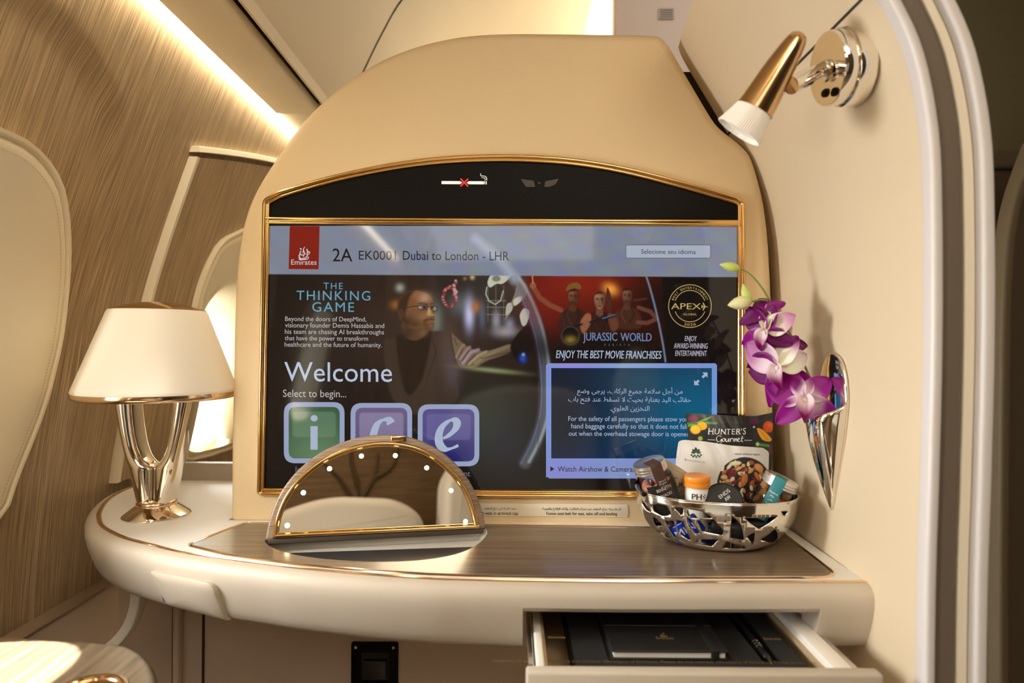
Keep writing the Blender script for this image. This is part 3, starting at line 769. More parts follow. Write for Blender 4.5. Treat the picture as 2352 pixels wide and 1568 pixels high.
# ================================================================== TELEVISION
tv = thing('television', 'large gold-framed seat screen with a welcome page, set into the cream shell', 'screen', m=MON.m)
arch = [(640, 440.5), (700, 421.5), (760, 405), (820, 391), (880, 379), (940, 369.5), (1000, 362.5), (1060, 358.2), (1120, 356.2), (1180, 356.2), (1240, 358.5), (1300, 363), (1360, 370.5), (1420, 381), (1490, 397), (1560, 415.5), (1630, 435), (1690, 452.5)]
arch = [tuple(p) for p in catmull([Vector(p) for p in arch], 3)]
fr = [(592, 1137)] + [(605, 458)] + arch + [(1709, 463), (1711, 1146)]
rr = [14] + [14] + [0] * len(arch) + [16, 14]
fpx = [tuple(p) for p in rounded(fr, rr, 6)]
fl = [mp(*p) for p in fpx]
if area2(fl) < 0: fl = fl[::-1]
def frame_rings(out, prof):
    return [[Vector((q[0], -h, q[1])) for q in inset(out, d)] for d, h in prof]
GP = [(0, -.001), (0, .004), (.0008, .0062), (.0024, .0076), (.0044, .0076), (.0060, .0060), (.0066, .0046), (.0074, .0044), (.0082, .0058), (.0096, .0064), (.0110, .0054), (.0118, .0036), (.0122, -.001)]
obj('gold_frame', rings(frame_rings(fl, GP)), M['gold'], tv, smooth=60)
bl = mp(610, 506.5); br = mp(1701, 513.5)
bar = sweep([Vector((bl[0], 0, bl[1])), Vector((br[0], 0, br[1]))], [(-.0058, -.001), (-.0058, .003), (-.004, .0055), (-.0015, .0060), (.0002, .0046), (.0014, .0046), (.003, .0058), (.0048, .0050), (.0058, .003), (.0058, -.001)], up=(0, -1, 0), prof_closed=True, caps=True)
obj('gold_crossbar', bar, M['gold'], tv, smooth=60)
ins = inset(fl, .0105)
zbar = (bl[1] + br[1]) / 2
def clip_half(poly, a, b, keep_above):
    """cut a 2-D polygon by the line a-b"""
    s = lambda p: (b[0] - a[0]) * (p[1] - a[1]) - (b[1] - a[1]) * (p[0] - a[0])
    k = 1 if keep_above else -1; out = []
    for i in range(len(poly)):
        p, q = poly[i - 1], poly[i]; sp, sq = k * s(p), k * s(q)
        if sp * sq < 0:
            t = sp / (sp - sq); out.append((p[0] + (q[0] - p[0]) * t, p[1] + (q[1] - p[1]) * t))
        if sq >= 0: out.append((q[0], q[1]))
    return out
up_ = clip_half(ins, bl, br, True); dn_ = clip_half(ins, bl, br, False)
ap = obj('arch_panel', slab(up_, .0005, .0004, 1, lambda p, d: Vector((p[0], d - .0016, p[1]))), M['black_satin'], tv)
bz = obj('bezel', slab(dn_, .0005, .0004, 1, lambda p, d: Vector((p[0], d - .0010, p[1]))), M['black'], tv)
# no-smoking sign and the unlit belt sign
f = fm(.0022)
sg = obj('no_smoking_sign', (lambda b: (add_poly(b, [(1014.5, 416.5), (1057, 416.8), (1062, 420), (1057, 423.8), (1014.5, 423.5)], f), add_poly(b, [(1077, 416.9), (1111.5, 417.1), (1111.5, 424.1), (1077, 423.9), (1072, 420.4)], f),
    add_poly(b, [(1112.6, 417.1), (1114.4, 417.1), (1114.4, 424.1), (1112.6, 424.1)], f), add_poly(b, [(1116, 417.1), (1118, 417.1), (1118, 424.1), (1116, 424.1)], f),
    nib(b, [(1104, 399), (1105, 404.5), (1112, 405), (1117, 408), (1118.5, 415)], f, 1.5, .8), nib(b, [(1106, 408.5), (1111, 409), (1114, 411), (1114.5, 415.5)], f, 1.4, .8), b)[-1])(bmesh.new()), mat('lit_white_sign', (.6, .6, .58), .5, emit=(.9, .88, .8), es=.55), tv, smooth=0)
b2 = bmesh.new()
for a in (1, -1):
    add_poly(b2, [(1057 - 0, 419.9 - a * 7.6), (1059.4, 419.9 - a * 9.8), (1076.5, 420.3 + a * 7.4), (1074.2, 420.3 + a * 9.8)], fm(.0024) if a > 0 else fm(.0025))
obj('red_cross', b2, mat('lit_red_sign', (.5, .02, .02), .5, emit=(.85, .02, .02), es=.8), sg, smooth=0)
b2 = bmesh.new()
add_poly(b2, [(1196, 412), (1212, 414), (1226, 416), (1229, 430), (1208, 430)], f); add_poly(b2, [(1252, 417), (1268, 414), (1283, 411), (1276, 424), (1262, 430), (1250, 430)], f)
add_poly(b2, [(1236, 418), (1243, 421), (1236, 424)], f)
obj('seat_belt_sign', b2, mat('unlit_sign', (.035, .026, .018), .45), tv, smooth=0)

# ---- the page on the screen
pic = Picture(612, 519, 1693, 1128, 1.5, (14, 10, 9))
X, Y = pic.X, pic.Y
sl = (X - 1150) * .0065
# documentary still: dark workshop, lights, hanging ring shapes, a man in a grey jacket
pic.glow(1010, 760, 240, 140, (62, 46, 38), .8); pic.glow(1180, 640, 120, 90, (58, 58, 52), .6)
pic.glow(760, 980, 200, 160, (34, 26, 20), .5); pic.glow(1060, 1000, 130, 90, (34, 30, 30), .7)  # lower-left brown glow is a faint room reflection painted in
for cx, cy, rx, ry, c, a in ((919, 661, 9, 9, (150, 150, 140), .9), (910, 700, 12, 10, (150, 90, 30), .8), (1060, 700, 26, 24, (92, 98, 100), .8), (1002, 740, 14, 40, (120, 128, 118), .75),
    (1078, 722, 10, 32, (190, 190, 225), .95), (1092, 705, 12, 14, (170, 110, 50), .8), (1085, 637, 5, 5, (190, 170, 110), .9), (1068, 640, 4, 4, (140, 110, 70), .8), (1108, 726, 8, 30, (90, 100, 120), .7), (1162, 762, 26, 12, (170, 160, 165), .8), (1140, 736, 9, 20, (150, 150, 160), .8), (1170, 745, 10, 14, (160, 160, 180), .6)):
    pic.glow(cx, cy, rx, ry, c, a)
for x in (1121, 1139, 1157): pic.line([(x, 655), (x, 740)], 1.4, (130, 120, 95), 1.5, .6)
for y in (690, 705, 722): pic.line([(1118, y), (1162, y + 1)], 1.6, (150, 140, 120), 1.5, .6)
random.seed(3)
for k in range(60):                     # rosy chain wreath
    a = k / 60 * 2 * PI; r = 1 + random.uniform(-.12, .12)
    pic.ell(1033 + math.cos(a) * 15 * r, 681 + math.sin(a) * 21 * r, 3.2, 2.6, random.choice(((150, 70, 70), (120, 50, 48), (190, 130, 120), (100, 40, 40))), 1.5, .85)
for k in range(16): pic.ell(1046 + random.uniform(-4, 4), 645 + k * 3.2, 3, 3, random.choice(((170, 90, 90), (200, 150, 150), (120, 60, 60))), 1.5, .85)
pic.smooth([(1120, 650), (1126, 634), (1142, 628), (1150, 620), (1164, 616), (1176, 622), (1172, 636), (1160, 648), (1152, 652), (1140, 652), (1126, 660)], (188, 188, 168), 2)
pic.line([(1118, 660), (1116, 676), (1124, 692), (1138, 699), (1150, 690), (1156, 668)], 2.6, (160, 166, 160), 1.5); pic.ell(1140, 640, 10, 7, (60, 60, 52), 3, .7)
pic.smooth([(1190, 640), (1206, 650), (1212, 668), (1200, 690), (1186, 690), (1176, 712), (1160, 736), (1166, 712), (1176, 690), (1184, 668)], (120, 120, 105), 2)
pic.smooth([(1180, 688), (1198, 680), (1196, 692), (1182, 702)], (196, 194, 176), 2); pic.smooth([(1194, 724), (1204, 708), (1216, 716), (1210, 742), (1200, 748)], (190, 190, 176), 2)
pic.smooth([(1164, 700), (1174, 696), (1176, 712), (1162, 724)], (170, 170, 155), 2)
# figure
Q = lambda *z: [(860 + z[i] / 6.533, 630 + z[i + 1] / 6.533) for i in range(0, len(z), 2)]
pic.smooth(Q(150, 1020, 300, 950, 440, 830, 560, 800, 800, 830, 900, 850, 1150, 870, 1230, 1240, 1240, 1560, 1230, 1900, 640, 2100, 300, 1900, 180, 1500), (56, 44, 34), 5)
pic.glow(1028, 800, 26, 60, (88, 70, 60), .75); pic.glow(1040, 850, 20, 40, (84, 72, 78), .7); pic.glow(985, 850, 30, 60, (62, 48, 38), .6)
pic.smooth(Q(330, 940, 440, 900, 560, 990, 700, 960, 800, 860, 850, 870, 840, 1050, 800, 1250, 720, 1560, 560, 1800, 440, 1700, 360, 1300), (34, 25, 18), 5)
pic.line(Q(850, 860, 930, 1180, 850, 1400, 790, 1560), 1.6, (30, 22, 18), 2, .8); pic.line(Q(1150, 890, 1180, 1120, 1225, 1290), 1.8, (18, 13, 12), 1.5, .9)
pic.smooth(Q(440, 700, 830, 800, 800, 870, 700, 960, 600, 990, 500, 960, 445, 880), (84, 60, 40), 3); pic.glow(972, 764, 10, 9, (112, 84, 58), .7); pic.glow(936, 765, 14, 14, (44, 30, 20), .7)
pic.smooth(Q(1160, 890, 1210, 930, 1400, 1085, 1600, 1150, 1800, 1120, 2035, 1050, 2040, 1160, 1880, 1230, 1700, 1290, 1520, 1390, 1380, 1400, 1270, 1370, 1225, 1260, 1180, 1080), (112, 92, 72), 3)
for p, c_, w0 in ((Q(1230, 1240, 1290, 1120, 1340, 1060), (150, 126, 104), 5), (Q(1290, 1270, 1380, 1140, 1430, 1090), (158, 136, 128), 5), (Q(1330, 1330, 1450, 1170, 1560, 1130), (168, 144, 160), 6), (Q(1420, 1340, 1560, 1220, 1680, 1160), (172, 156, 120), 5), (Q(1520, 1330, 1640, 1240, 1820, 1150, 2020, 1080), (140, 126, 92), 8)):
    pic.line(p, w0, c_, 5, .8)
for p in (Q(1260, 1250, 1330, 1110), Q(1320, 1290, 1420, 1140), Q(1390, 1340, 1520, 1200), Q(1600, 1260, 2030, 1165), Q(1200, 960, 1240, 1060)): pic.line(p, 2.2, (58, 44, 36), 2.5, .8)
pic.smooth(Q(352, 560, 358, 440, 390, 350, 470, 270, 600, 240, 720, 258, 800, 292, 860, 350, 890, 420, 893, 480, 880, 520, 912, 600, 912, 640, 888, 690, 902, 715, 893, 745, 886, 800, 840, 834, 740, 800, 620, 820, 520, 790, 450, 720, 400, 680), (112, 76, 50), 2.5)
pic.glow(974, 684, 14, 11, (176, 142, 112), .85); pic.glow(958, 680, 12, 9, (146, 92, 62), .6); pic.glow(948, 690, 9, 9, (128, 62, 36), .6); pic.glow(976, 726, 13, 10, (140, 102, 68), .7)
pic.smooth(Q(352, 560, 356, 440, 390, 345, 480, 266, 600, 240, 560, 300, 520, 380, 500, 470, 480, 540, 470, 640, 500, 740, 450, 720, 395, 680), (38, 26, 17), 7, .9)
pic.glow(938, 738, 14, 16, (58, 38, 24), .8); pic.glow(955, 745, 14, 10, (62, 42, 27), .7); pic.ell(922.5, 722, 6.5, 12.5, (74, 50, 33), 2.5); pic.line(Q(400, 560, 430, 620, 425, 670), 2, (40, 26, 18), 2, .8)
pic.smooth(Q(820, 500, 850, 500, 870, 580, 912, 610, 900, 640, 800, 640, 780, 600), (160, 120, 78), 3, .85); pic.line(Q(790, 630, 850, 640, 900, 630), 2.2, (62, 38, 24), 2, .9); pic.glow(986, 716, 3, 8, (190, 150, 98), .8)
pic.smooth(Q(730, 690, 790, 660, 900, 665, 905, 690, 830, 690, 760, 720), (42, 27, 18), 3, .6); pic.line(Q(815, 712, 850, 704, 890, 710), 2.6, (132, 90, 74), 2, .8)
pic.smooth(Q(740, 720, 800, 735, 890, 740, 886, 800, 840, 832, 780, 812, 735, 770), (72, 49, 33), 5, .6); pic.glow(990, 748, 5, 4, (126, 92, 66), .7)
pic.line(Q(670, 438, 735, 428, 795, 448), 2.6, (46, 30, 20), 2.5, .8); pic.line(Q(845, 446, 890, 436), 2.4, (46, 30, 20), 2.5, .8)
pic.line(Q(480, 500, 650, 470), 1.5, (24, 18, 15), 1.2)
pic.smooth(Q(655, 470, 770, 455, 800, 480, 785, 530, 690, 535, 655, 510), (92, 74, 60), 2, .8); pic.smooth(Q(840, 485, 895, 478, 948, 490, 935, 550, 890, 560, 850, 530), (98, 88, 74), 2, .8)
pic.ell(975, 706, 3.4, 2.6, (24, 16, 12), 1.5); pic.ell(993, 707, 2.6, 2.4, (24, 16, 12), 1.5); pic.glow(965, 706, 4, 3, (190, 184, 170), .6); pic.glow(999, 709, 3, 4, (150, 160, 160), .7)
pic.line(Q(655, 470, 770, 455, 800, 480, 785, 530, 690, 535, 655, 510, 655, 470), 1.3, (24, 18, 15), 1.1); pic.line(Q(800, 484, 840, 487), 1.4, (24, 18, 15), 1.1); pic.line(Q(840, 485, 895, 478, 948, 490, 935, 550, 890, 560, 850, 530, 840, 485), 1.3, (24, 18, 15), 1.1)
pic.smooth([(1172, 800), (1186, 770), (1204, 752), (1222, 748), (1232, 762), (1226, 790), (1206, 830), (1190, 832)], (18, 14, 14), 4)
pic.glow(1201, 822, 7, 9, (40, 90, 210), .95); pic.glow(1202, 814, 3, 3, (200, 220, 255), .9)
pic.glow(1130, 850, 60, 5, (150, 160, 110), .7, .1)
# broad pale arc painted across the middle
arc = [tuple(p) for p in catmull([Vector(p) for p in ((1092, 548), (1150, 598), (1196, 660), (1228, 730), (1246, 800), (1254, 880), (1250, 950), (1232, 1010), (1206, 1062))], 4)]
pic.line(arc, 22, (104, 110, 116), 14, .55); pic.line([(x + 9, y - 2) for x, y in arc], 5, (170, 180, 186), 6, .75); pic.line([(x - 10, y + 3) for x, y in arc[8:]], 2.4, (120, 122, 190), 3, .6)
# franchise strip: generic adventurers before a red sky
pic.poly([(1206, 632), (1520, 636), (1528, 800), (1262, 800), (1246, 730)], (84, 20, 12), 3)
pic.glow(1330, 650, 100, 40, (132, 32, 18), .8); pic.glow(1250, 700, 50, 50, (120, 26, 18), .6); pic.glow(1500, 700, 70, 90, (22, 12, 10), .9); pic.glow(1400, 790, 190, 45, (16, 10, 8), 1.0); pic.glow(1545, 700, 34, 120, (14, 11, 10), 1.0)
pic.glow(1402, 664, 16, 12, (240, 150, 60), .95, .5)
def adventurer(cx, cy, s, skin, cloth, hair, beard=False):
    pic.smooth([(cx - 30 * s, cy + 78 * s), (cx - 32 * s, cy + 46 * s), (cx - 20 * s, cy + 30 * s), (cx - 8 * s, cy + 25 * s), (cx + 8 * s, cy + 25 * s), (cx + 24 * s, cy + 32 * s), (cx + 34 * s, cy + 48 * s), (cx + 32 * s, cy + 80 * s)], cloth, 3)
    pic.poly([(cx - 7 * s, cy + 10 * s), (cx + 7 * s, cy + 10 * s), (cx + 9 * s, cy + 30 * s), (cx, cy + 36 * s), (cx - 9 * s, cy + 30 * s)], tuple(int(v * .7) for v in skin), 2)
    pic.ell(cx, cy - 7 * s, 14 * s, 16 * s, hair, 2); pic.smooth([(cx - 12 * s, cy - 8 * s), (cx - 8 * s, cy - 16 * s), (cx + 8 * s, cy - 16 * s), (cx + 12 * s, cy - 8 * s), (cx + 10 * s, cy + 10 * s), (cx, cy + 19 * s), (cx - 10 * s, cy + 10 * s)], skin, 2)
    pic.glow(cx + 8 * s, cy, 6 * s, 15 * s, tuple(int(v * .4) for v in skin), .8); pic.glow(cx - 9 * s, cy + 10 * s, 4 * s, 8 * s, tuple(int(v * .5) for v in skin), .6); pic.glow(cx - 4 * s, cy - 11 * s, 6 * s, 3 * s, tuple(min(255, int(v * 1.25)) for v in skin), .6)
    pic.line([(cx - 8 * s, cy + 24 * s), (cx - 16 * s, cy + 44 * s), (cx - 4 * s, cy + 66 * s)], 2, tuple(int(v * 1.6) for v in cloth), 2, .8); pic.line([(cx + 8 * s, cy + 24 * s), (cx + 18 * s, cy + 42 * s), (cx + 6 * s, cy + 66 * s)], 2, tuple(int(v * .4) for v in cloth), 2, .8); pic.line([(cx - 27 * s, cy + 40 * s), (cx - 22 * s, cy + 70 * s)], 2.4, tuple(int(v * 1.5) for v in cloth), 3, .6)
    for q in (-5, 5): pic.ell(cx + q * s, cy - 4 * s, 2.6 * s, 1.3 * s, (26, 16, 12), 1); pic.line([(cx + (q - 3.4) * s, cy - 7 * s), (cx + (q + 3.4) * s, cy - 7.4 * s)], 1.4, (34, 20, 14), 1)
    pic.line([(cx, cy - 3 * s), (cx - 1.5 * s, cy + 5 * s)], 1.6, tuple(int(v * .6) for v in skin), 1.4); pic.ell(cx, cy + 10.5 * s, 4 * s, 1.4 * s, (92, 40, 34), 1)
    if beard: pic.ell(cx, cy + 13 * s, 8 * s, 6 * s, (40, 26, 20), 3, .7)
adventurer(1316, 684, .92, (112, 66, 42), (52, 27, 24), (40, 26, 18), True)
pic.smooth([(1300, 668), (1306, 654), (1322, 649), (1332, 654), (1333, 664), (1318, 662)], (112, 82, 38), 2)
pic.line([(1288, 712), (1262, 700), (1240, 684), (1226, 662)], 11, (122, 66, 42), 3); pic.ell(1224, 656, 7, 8, (140, 82, 52), 2); pic.line([(1223, 634), (1224, 650)], 2, (190, 150, 110), 1.5)
adventurer(1440, 682, .9, (112, 70, 52), (64, 35, 22), (36, 24, 18), True)
pic.line([(1466, 706), (1494, 716), (1508, 732), (1486, 742), (1464, 740)], 9, (96, 56, 46), 3); pic.line([(1456, 690), (1484, 686)], 5, (70, 40, 30), 2)
adventurer(1377, 692, 1.0, (136, 92, 68), (46, 22, 17), (60, 36, 24))
pic.smooth([(1394, 660), (1402, 676), (1404, 704), (1396, 716), (1392, 690)], (70, 38, 28), 2); pic.smooth([(1332, 744), (1344, 722), (1356, 722), (1356, 742), (1340, 766)], (142, 86, 58), 3); pic.smooth([(1396, 720), (1414, 728), (1420, 752), (1404, 760)], (96, 54, 38), 3)
pic.line([(1300, 754), (1346, 742), (1410, 726)], 5, (26, 20, 20), 2); pic.line([(1384, 731), (1412, 723)], 2, (70, 110, 150), 2); pic.ell(1346, 744, 8, 9, (128, 84, 64), 3)
pic.glow(1380, 800, 160, 26, (14, 9, 8), 1.0); pic.ell(1310, 771, 21, 22, (10, 11, 10), 2, .95); pic.glow(1310, 780, 12, 8, (150, 120, 50), .7)
pic.line([tuple(p) for p in ell(1310, 771, 20, 21, 28)] + [(1330, 771)], 1.6, (70, 76, 68), 1.5, .8)
# second thin blue-grey arc
arc2 = [tuple(p) for p in catmull([Vector(p) for p in ((1470, 594), (1492, 660), (1510, 730), (1522, 790), (1528, 830))], 4)]
pic.line(arc2, 3.4, (120, 136, 160), 3, .85)
# lower part: dim colour wash
pic.glow(1120, 960, 60, 80, (46, 60, 44), .45); pic.glow(1160, 1010, 70, 60, (28, 34, 50), .5); pic.glow(1350, 1130, 330, 22, (20, 13, 10), .8)
# header band
t_ = np.clip((Y - (519 + sl)) / 4 + .5, 0, 1); hb = np.clip(((633 + sl) - Y) / 1.6 + .5, 0, 1)
pic.blend(hb, (122, 127, 142))
wv = np.sin(X * .062 + Y * .045) * np.sin(X * .021 - Y * .09); wv2 = np.sin(X * .05 - Y * .07 + 1.3)
fade = np.clip((X - 760) / 400, .25, 1)
pic.blend(hb * np.clip(wv, 0, 1) * .40 * fade, (112, 118, 170)); pic.blend(hb * np.clip(-wv, 0, 1) * .35 * fade, (128, 140, 128)); pic.blend(hb * np.clip(wv2, 0, 1) * .25, (116, 138, 160))
pic.line([(1092, 548), (1150, 598), (1182, 640)], 20, (172, 184, 200), 16, .5)
M['picture'] = vcol('screen_picture', .055, 1.0)
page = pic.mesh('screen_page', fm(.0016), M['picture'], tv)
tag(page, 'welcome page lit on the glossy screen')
W_ = lambda n, c, k=1.0: M.setdefault('scr_' + n, screen_mat('screen_' + n, c, k))
def page_part(name, build, m, off=.0019):
    b = bmesh.new(); build(b, fm(off)); return obj(name, b, m, page, smooth=0)
page_part('logo_tile', lambda b, f: add_poly(b, [(666.5, 519.5), (735, 519.8), (732.5, 618.6), (664, 618)], f), W_('red', (136, 28, 16)))
def emblem(b, f):
    add_text(b, 'Emirates', 670, 728, 608, f, .016, ys=1.0)
    k = lambda pts, w=3.2: nib(b, pts, f, w, .25, 40)
    k([(701, 567), (698, 574), (700, 583), (697, 590)]); k([(692, 576), (690, 583), (695, 586), (704, 583)]); k([(688, 585), (690, 594), (701, 592), (712, 582), (709, 578)])
    k([(706, 572), (707, 580), (705, 592), (696, 596)]); k([(690, 571), (694, 573)], 3); k([(709, 590), (708, 595), (700, 596), (689, 596), (690, 590)]); k([(694, 580), (698, 579)], 3)
page_part('logo_lettering', emblem, W_('white', (214, 206, 206)), .0022)
page_part('flight_heading', lambda b, f: (add_text(b, '2A', 765, 810, 600.5, f, .006, h=30), add_text(b, 'EK0001', 825, 910, 596.5, f, .0, h=21), add_text(b, 'Dubai to London - LHR', 926, 1169, 597, f, .0, h=21)), W_('ink', (30, 26, 28)), .0022)
bt = rrect(1437, 563, 1631, 593, 4)
page_part('language_button', lambda b, f: add_poly(b, bt, f), W_('button', (178, 186, 204)), .0019)
page_part('button_outline', lambda b, f: ring_poly(b, rrect(1436.4, 562.4, 1631.6, 593.6, 4), rrect(1437.6, 563.6, 1630.4, 592.4, 3.4), f), W_('edge', (84, 90, 104)), .0021)
page_part('button_lettering', lambda b, f: add_text(b, 'Selecione seu idioma', 1472, 1597, 583, f, .004, slope=.006), W_('ink2', (58, 60, 68)), .0022)
page_part('film_title', lambda b, f: (add_text(b, 'THE', 744, 788, 664, f, .0, space=1.25, h=15), add_text(b, 'THINKING', 682, 851, 689, f, .0, space=1.2, h=22), add_text(b, 'GAME', 718, 814, 715.5, f, .0, space=1.2, h=22)), W_('teal', (104, 168, 196)))
def para(b, f):
    for k, (s, x1) in enumerate((('Beyond the doors of DeepMind,', 842), ('visionary founder Demis Hassabis and', 883), ('his team are chasing AI breakthroughs', 882.5), ('that have the power to transform', 846), ('healthcare and the future of humanity.', 877.5))):
        add_text(b, s, 656 - .3 * k, x1, 737 + k * 14.7, f, .004, ys=1.05)
page_part('film_summary', para, W_('pale', (196, 190, 190)))
page_part('welcome_heading', lambda b, f: add_text(b, 'Welcome', 654, 901, 875, f, .0, h=45), W_('ice', (196, 208, 232)))
page_part('prompt_line', lambda b, f: add_text(b, 'Select to begin...', 651, 796, 911, f, .0, ys=1.1), W_('pale', (196, 190, 190)))
# three big buttons
def tile(name, x0, x1, y0, y1, cols, letter):
    f0 = fm(.0019); b = bmesh.new(); ring_poly(b, rrect(x0, y0, x1, y1, 26, 8), rrect(x0 + 11, y0 + 11, x1 - 11, y1 - 11, 17, 8), f0)
    r = obj(name + '_border', b, W_('tile_edge', (160, 172, 204)), page, smooth=0)
    p = Picture(x0 + 10, y0 + 10, x1 - 10, y1 - 10, 2.0, cols[0]); p.glow((x0 + x1) / 2 + 10, y1 - 20, 80, 60, cols[1], .9); p.poly(rrect(x0 + 20, y0 + 22, x1 - 20, y1 - 60, 10), cols[2], 3, .35)
    p.mesh(name + '_face', fm(.0018), M['picture'], page, rrect(x0 + 10.5, y0 + 10.5, x1 - 10.5, y1 - 10.5, 17, 8))
    b = bmesh.new(); letter(b, fm(.0021)); obj(name + '_letter', b, W_('letter', (178, 192, 216)), page, smooth=0)
def let_i(b, f): add_poly(b, ell(722.5, 960, 8.2, 7.4), f); add_poly(b, [(714, 978), (730.5, 978), (730.5, 1032), (714, 1032)], f)
def let_c(b, f): nib(b, [(899, 972), (893, 963.5), (880, 964), (868, 973), (861, 988), (858, 1006), (862, 1022), (874, 1031), (890, 1028), (900, 1021)], f, 19, .28, 20, 6)
def let_e(b, f): nib(b, [(1018, 1006), (1030, 1000), (1045, 986), (1050, 972), (1043, 964), (1030, 967), (1015, 981), (1008, 1001), (1011, 1021), (1024, 1031), (1040, 1028), (1053, 1022)], f, 19, .28, 20, 6)
tile('info_tile', 653, 792, 923, 1063, ((52, 86, 62), (96, 128, 92), (120, 150, 120)), let_i)
tile('connect_tile', 806, 947, 925, 1066, ((104, 92, 128), (44, 24, 110), (170, 160, 186)), let_c)
tile('entertainment_tile', 960, 1101, 928, 1070, ((84, 78, 132), (24, 26, 96), (120, 116, 170)), let_e)
page_part('entertainment_caption', lambda b, f: add_text(b, 'Entertainment', 982, 1080, 1092.5, f, .006, ys=1.1), W_('caption', (110, 120, 140)))
page_part('information_caption', lambda b, f: add_text(b, 'Information', 680, 764, 1084, f, .006, ys=1.1), W_('caption', (110, 120, 140)))
# award mark
def award(b, f):
    for R, a0, a1, w_ in ((49, 0, 360, 1.8), (36, 20, 160, 1.6), (36, 200, 340, 1.6)):
        n = 64; o = [(1584 + (R + w_ / 2) * math.cos(math.radians(a0 + (a1 - a0) * k / n)), 703 - (R + w_ / 2) * math.sin(math.radians(a0 + (a1 - a0) * k / n))) for k in range(n + 1)]
        i2 = [(1584 + (R - w_ / 2) * math.cos(math.radians(a0 + (a1 - a0) * k / n)), 703 - (R - w_ / 2) * math.sin(math.radians(a0 + (a1 - a0) * k / n))) for k in range(n + 1)]
        va = [b.verts.new(f(*p)) for p in o]; vb = [b.verts.new(f(*p)) for p in i2]
        for k in range(n): b.faces.new((va[k], va[k + 1], vb[k + 1], vb[k]))
    add_text(b, 'APEX', 1541, 1609, 710, f, .02, h=14); add_text(b, 'GLOBAL', 1569, 1600, 724, f, .01, h=4.6)
    add_poly(b, [(1610, 703), (1625, 704), (1625, 705.6), (1610, 705)], f); add_poly(b, [(1613, 695), (1615, 695), (1620, 704), (1615, 713), (1613, 713), (1615.5, 704)], f); add_poly(b, [(1610.5, 700.5), (1612, 700.5), (1613.5, 704), (1612, 708), (1610.5, 708)], f)
    s = 'BEST ENTERTAINMENT'
    for k, ch in enumerate(s):
        if ch == ' ': continue
        a = math.radians(158 - 136 * k / (len(s) - 1)); c, q = math.cos(a), math.sin(a); R = 39.6
        wd = {'I': 1.2, 'M': 5.2, 'N': 4.6, 'A': 4.6}.get(ch, 3.8)
        g = lambda x, y: f(1584 + R * c + x * q + (-y) * c, 703 - R * q + x * c - (-y) * q)
        add_text(b, ch, -wd / 2, wd / 2, 0, g, .008, slope=0, h=5)
    for k, ch in enumerate('2026'):
        a = math.radians(-90 + (k - 1.5) * 9.5); c, q = math.cos(a), math.sin(a); R = 45.5
        g = lambda x, y: f(1584 + R * c - x * q + y * c, 703 - R * q - x * c - y * q)
        add_text(b, ch, -2.9, 2.9, 0, g, .01, slope=0, h=6)
page_part('award_mark', award, W_('gold', (196, 168, 104)))
def jw(b, f):
    add_text(b, 'JURASSIC', 1339, 1417, 782, f, .03, h=19); add_text(b, 'WORLD', 1425, 1496, 783, f, .03, h=19)
page_part('franchise_title', jw, W_('blue_steel', (112, 134, 176)))
page_part('franchise_subtitle', lambda b, f: add_text(b, 'REBIRTH', 1388, 1446, 794, f, .0, space=2.6, h=5), W_('dim', (110, 110, 116)))
page_part('franchise_slogan', lambda b, f: add_text(b, 'ENJOY THE BEST MOVIE FRANCHISES', 1277, 1519, 822, f, .02, shear=.18, h=18), W_('slogan', (178, 196, 222)))
page_part('award_slogan', lambda b, f: (add_text(b, 'ENJOY', 1572, 1600, 783, f, .02, shear=.18, h=12), add_text(b, 'AWARD-WINNING', 1547, 1625, 800, f, .02, shear=.18, h=12.5), add_text(b, 'ENTERTAINMENT', 1550, 1623, 817, f, .02, shear=.18, h=12.5)), W_('pale2', (186, 184, 200)))
# safety message card
pc2 = Picture(1254, 834, 1646, 1098, 3.0, (122, 144, 204)); pc2.glow(1310, 840, 50, 30, (150, 130, 220), .6); pc2.glow(1450, 845, 60, 20, (140, 170, 200), .6); pc2.glow(1300, 1080, 80, 30, (130, 124, 200), .7); pc2.glow(1640, 950, 30, 90, (70, 150, 210), .6); pc2.glow(1450, 1080, 120, 24, (128, 140, 176), .6)
pc2.mesh('message_card', fm(.0018), M['picture'], page, rrect(1254.5, 834, 1645.5, 1097, 8))
pc3 = Picture(1266, 845, 1634, 1052, 3.0, (16, 34, 56)); pc3.glow(1600, 950, 150, 130, (10, 88, 124), .95); pc3.glow(1480, 880, 60, 40, (24, 70, 92), .6); pc3.glow(1290, 950, 60, 120, (20, 24, 34), .8); pc3.glow(1420, 1050, 140, 30, (10, 40, 80), .5)
pc3.mesh('message_field', fm(.0020), M['picture'], page)
def message(b, f):
    add_text(b, arabic('من أجل سلامة جميع الركاب، يرجى وضع'), 1325, 1567, 902, f, .006)
    add_text(b, arabic('حقائب اليد بعناية بحيث لا تسقط عند فتح باب'), 1305, 1586, 921, f, .006)
    add_text(b, arabic('التخزين العلوي.'), 1401, 1491, 942, f, .006)
    add_text(b, 'For the safety of all passengers please stow your', 1305, 1586, 966, f, .006, ys=1.1, slope=.005)
    add_text(b, 'hand baggage carefully so that it does not fall', 1312, 1577, 983, f, .006, ys=1.1, slope=.005)
    add_text(b, 'out when the overhead stowage door is opened.', 1306, 1585, 1000, f, .006, ys=1.1, slope=.005)
page_part('message_lettering', message, W_('msg', (176, 190, 216)), .0023)
page_part('resize_arrows', lambda b, f: (add_poly(b, [(1612, 855), (1624, 855), (1624, 867), (1620, 863), (1614.5, 868.5), (1610.5, 864.5), (1616, 859)], f), add_poly(b, [(1593.5, 884), (1605.5, 884), (1601.5, 880), (1606, 875), (1602, 871.5), (1597.5, 876), (1593.5, 872)], f)), W_('msg', (176, 190, 216)), .0023)
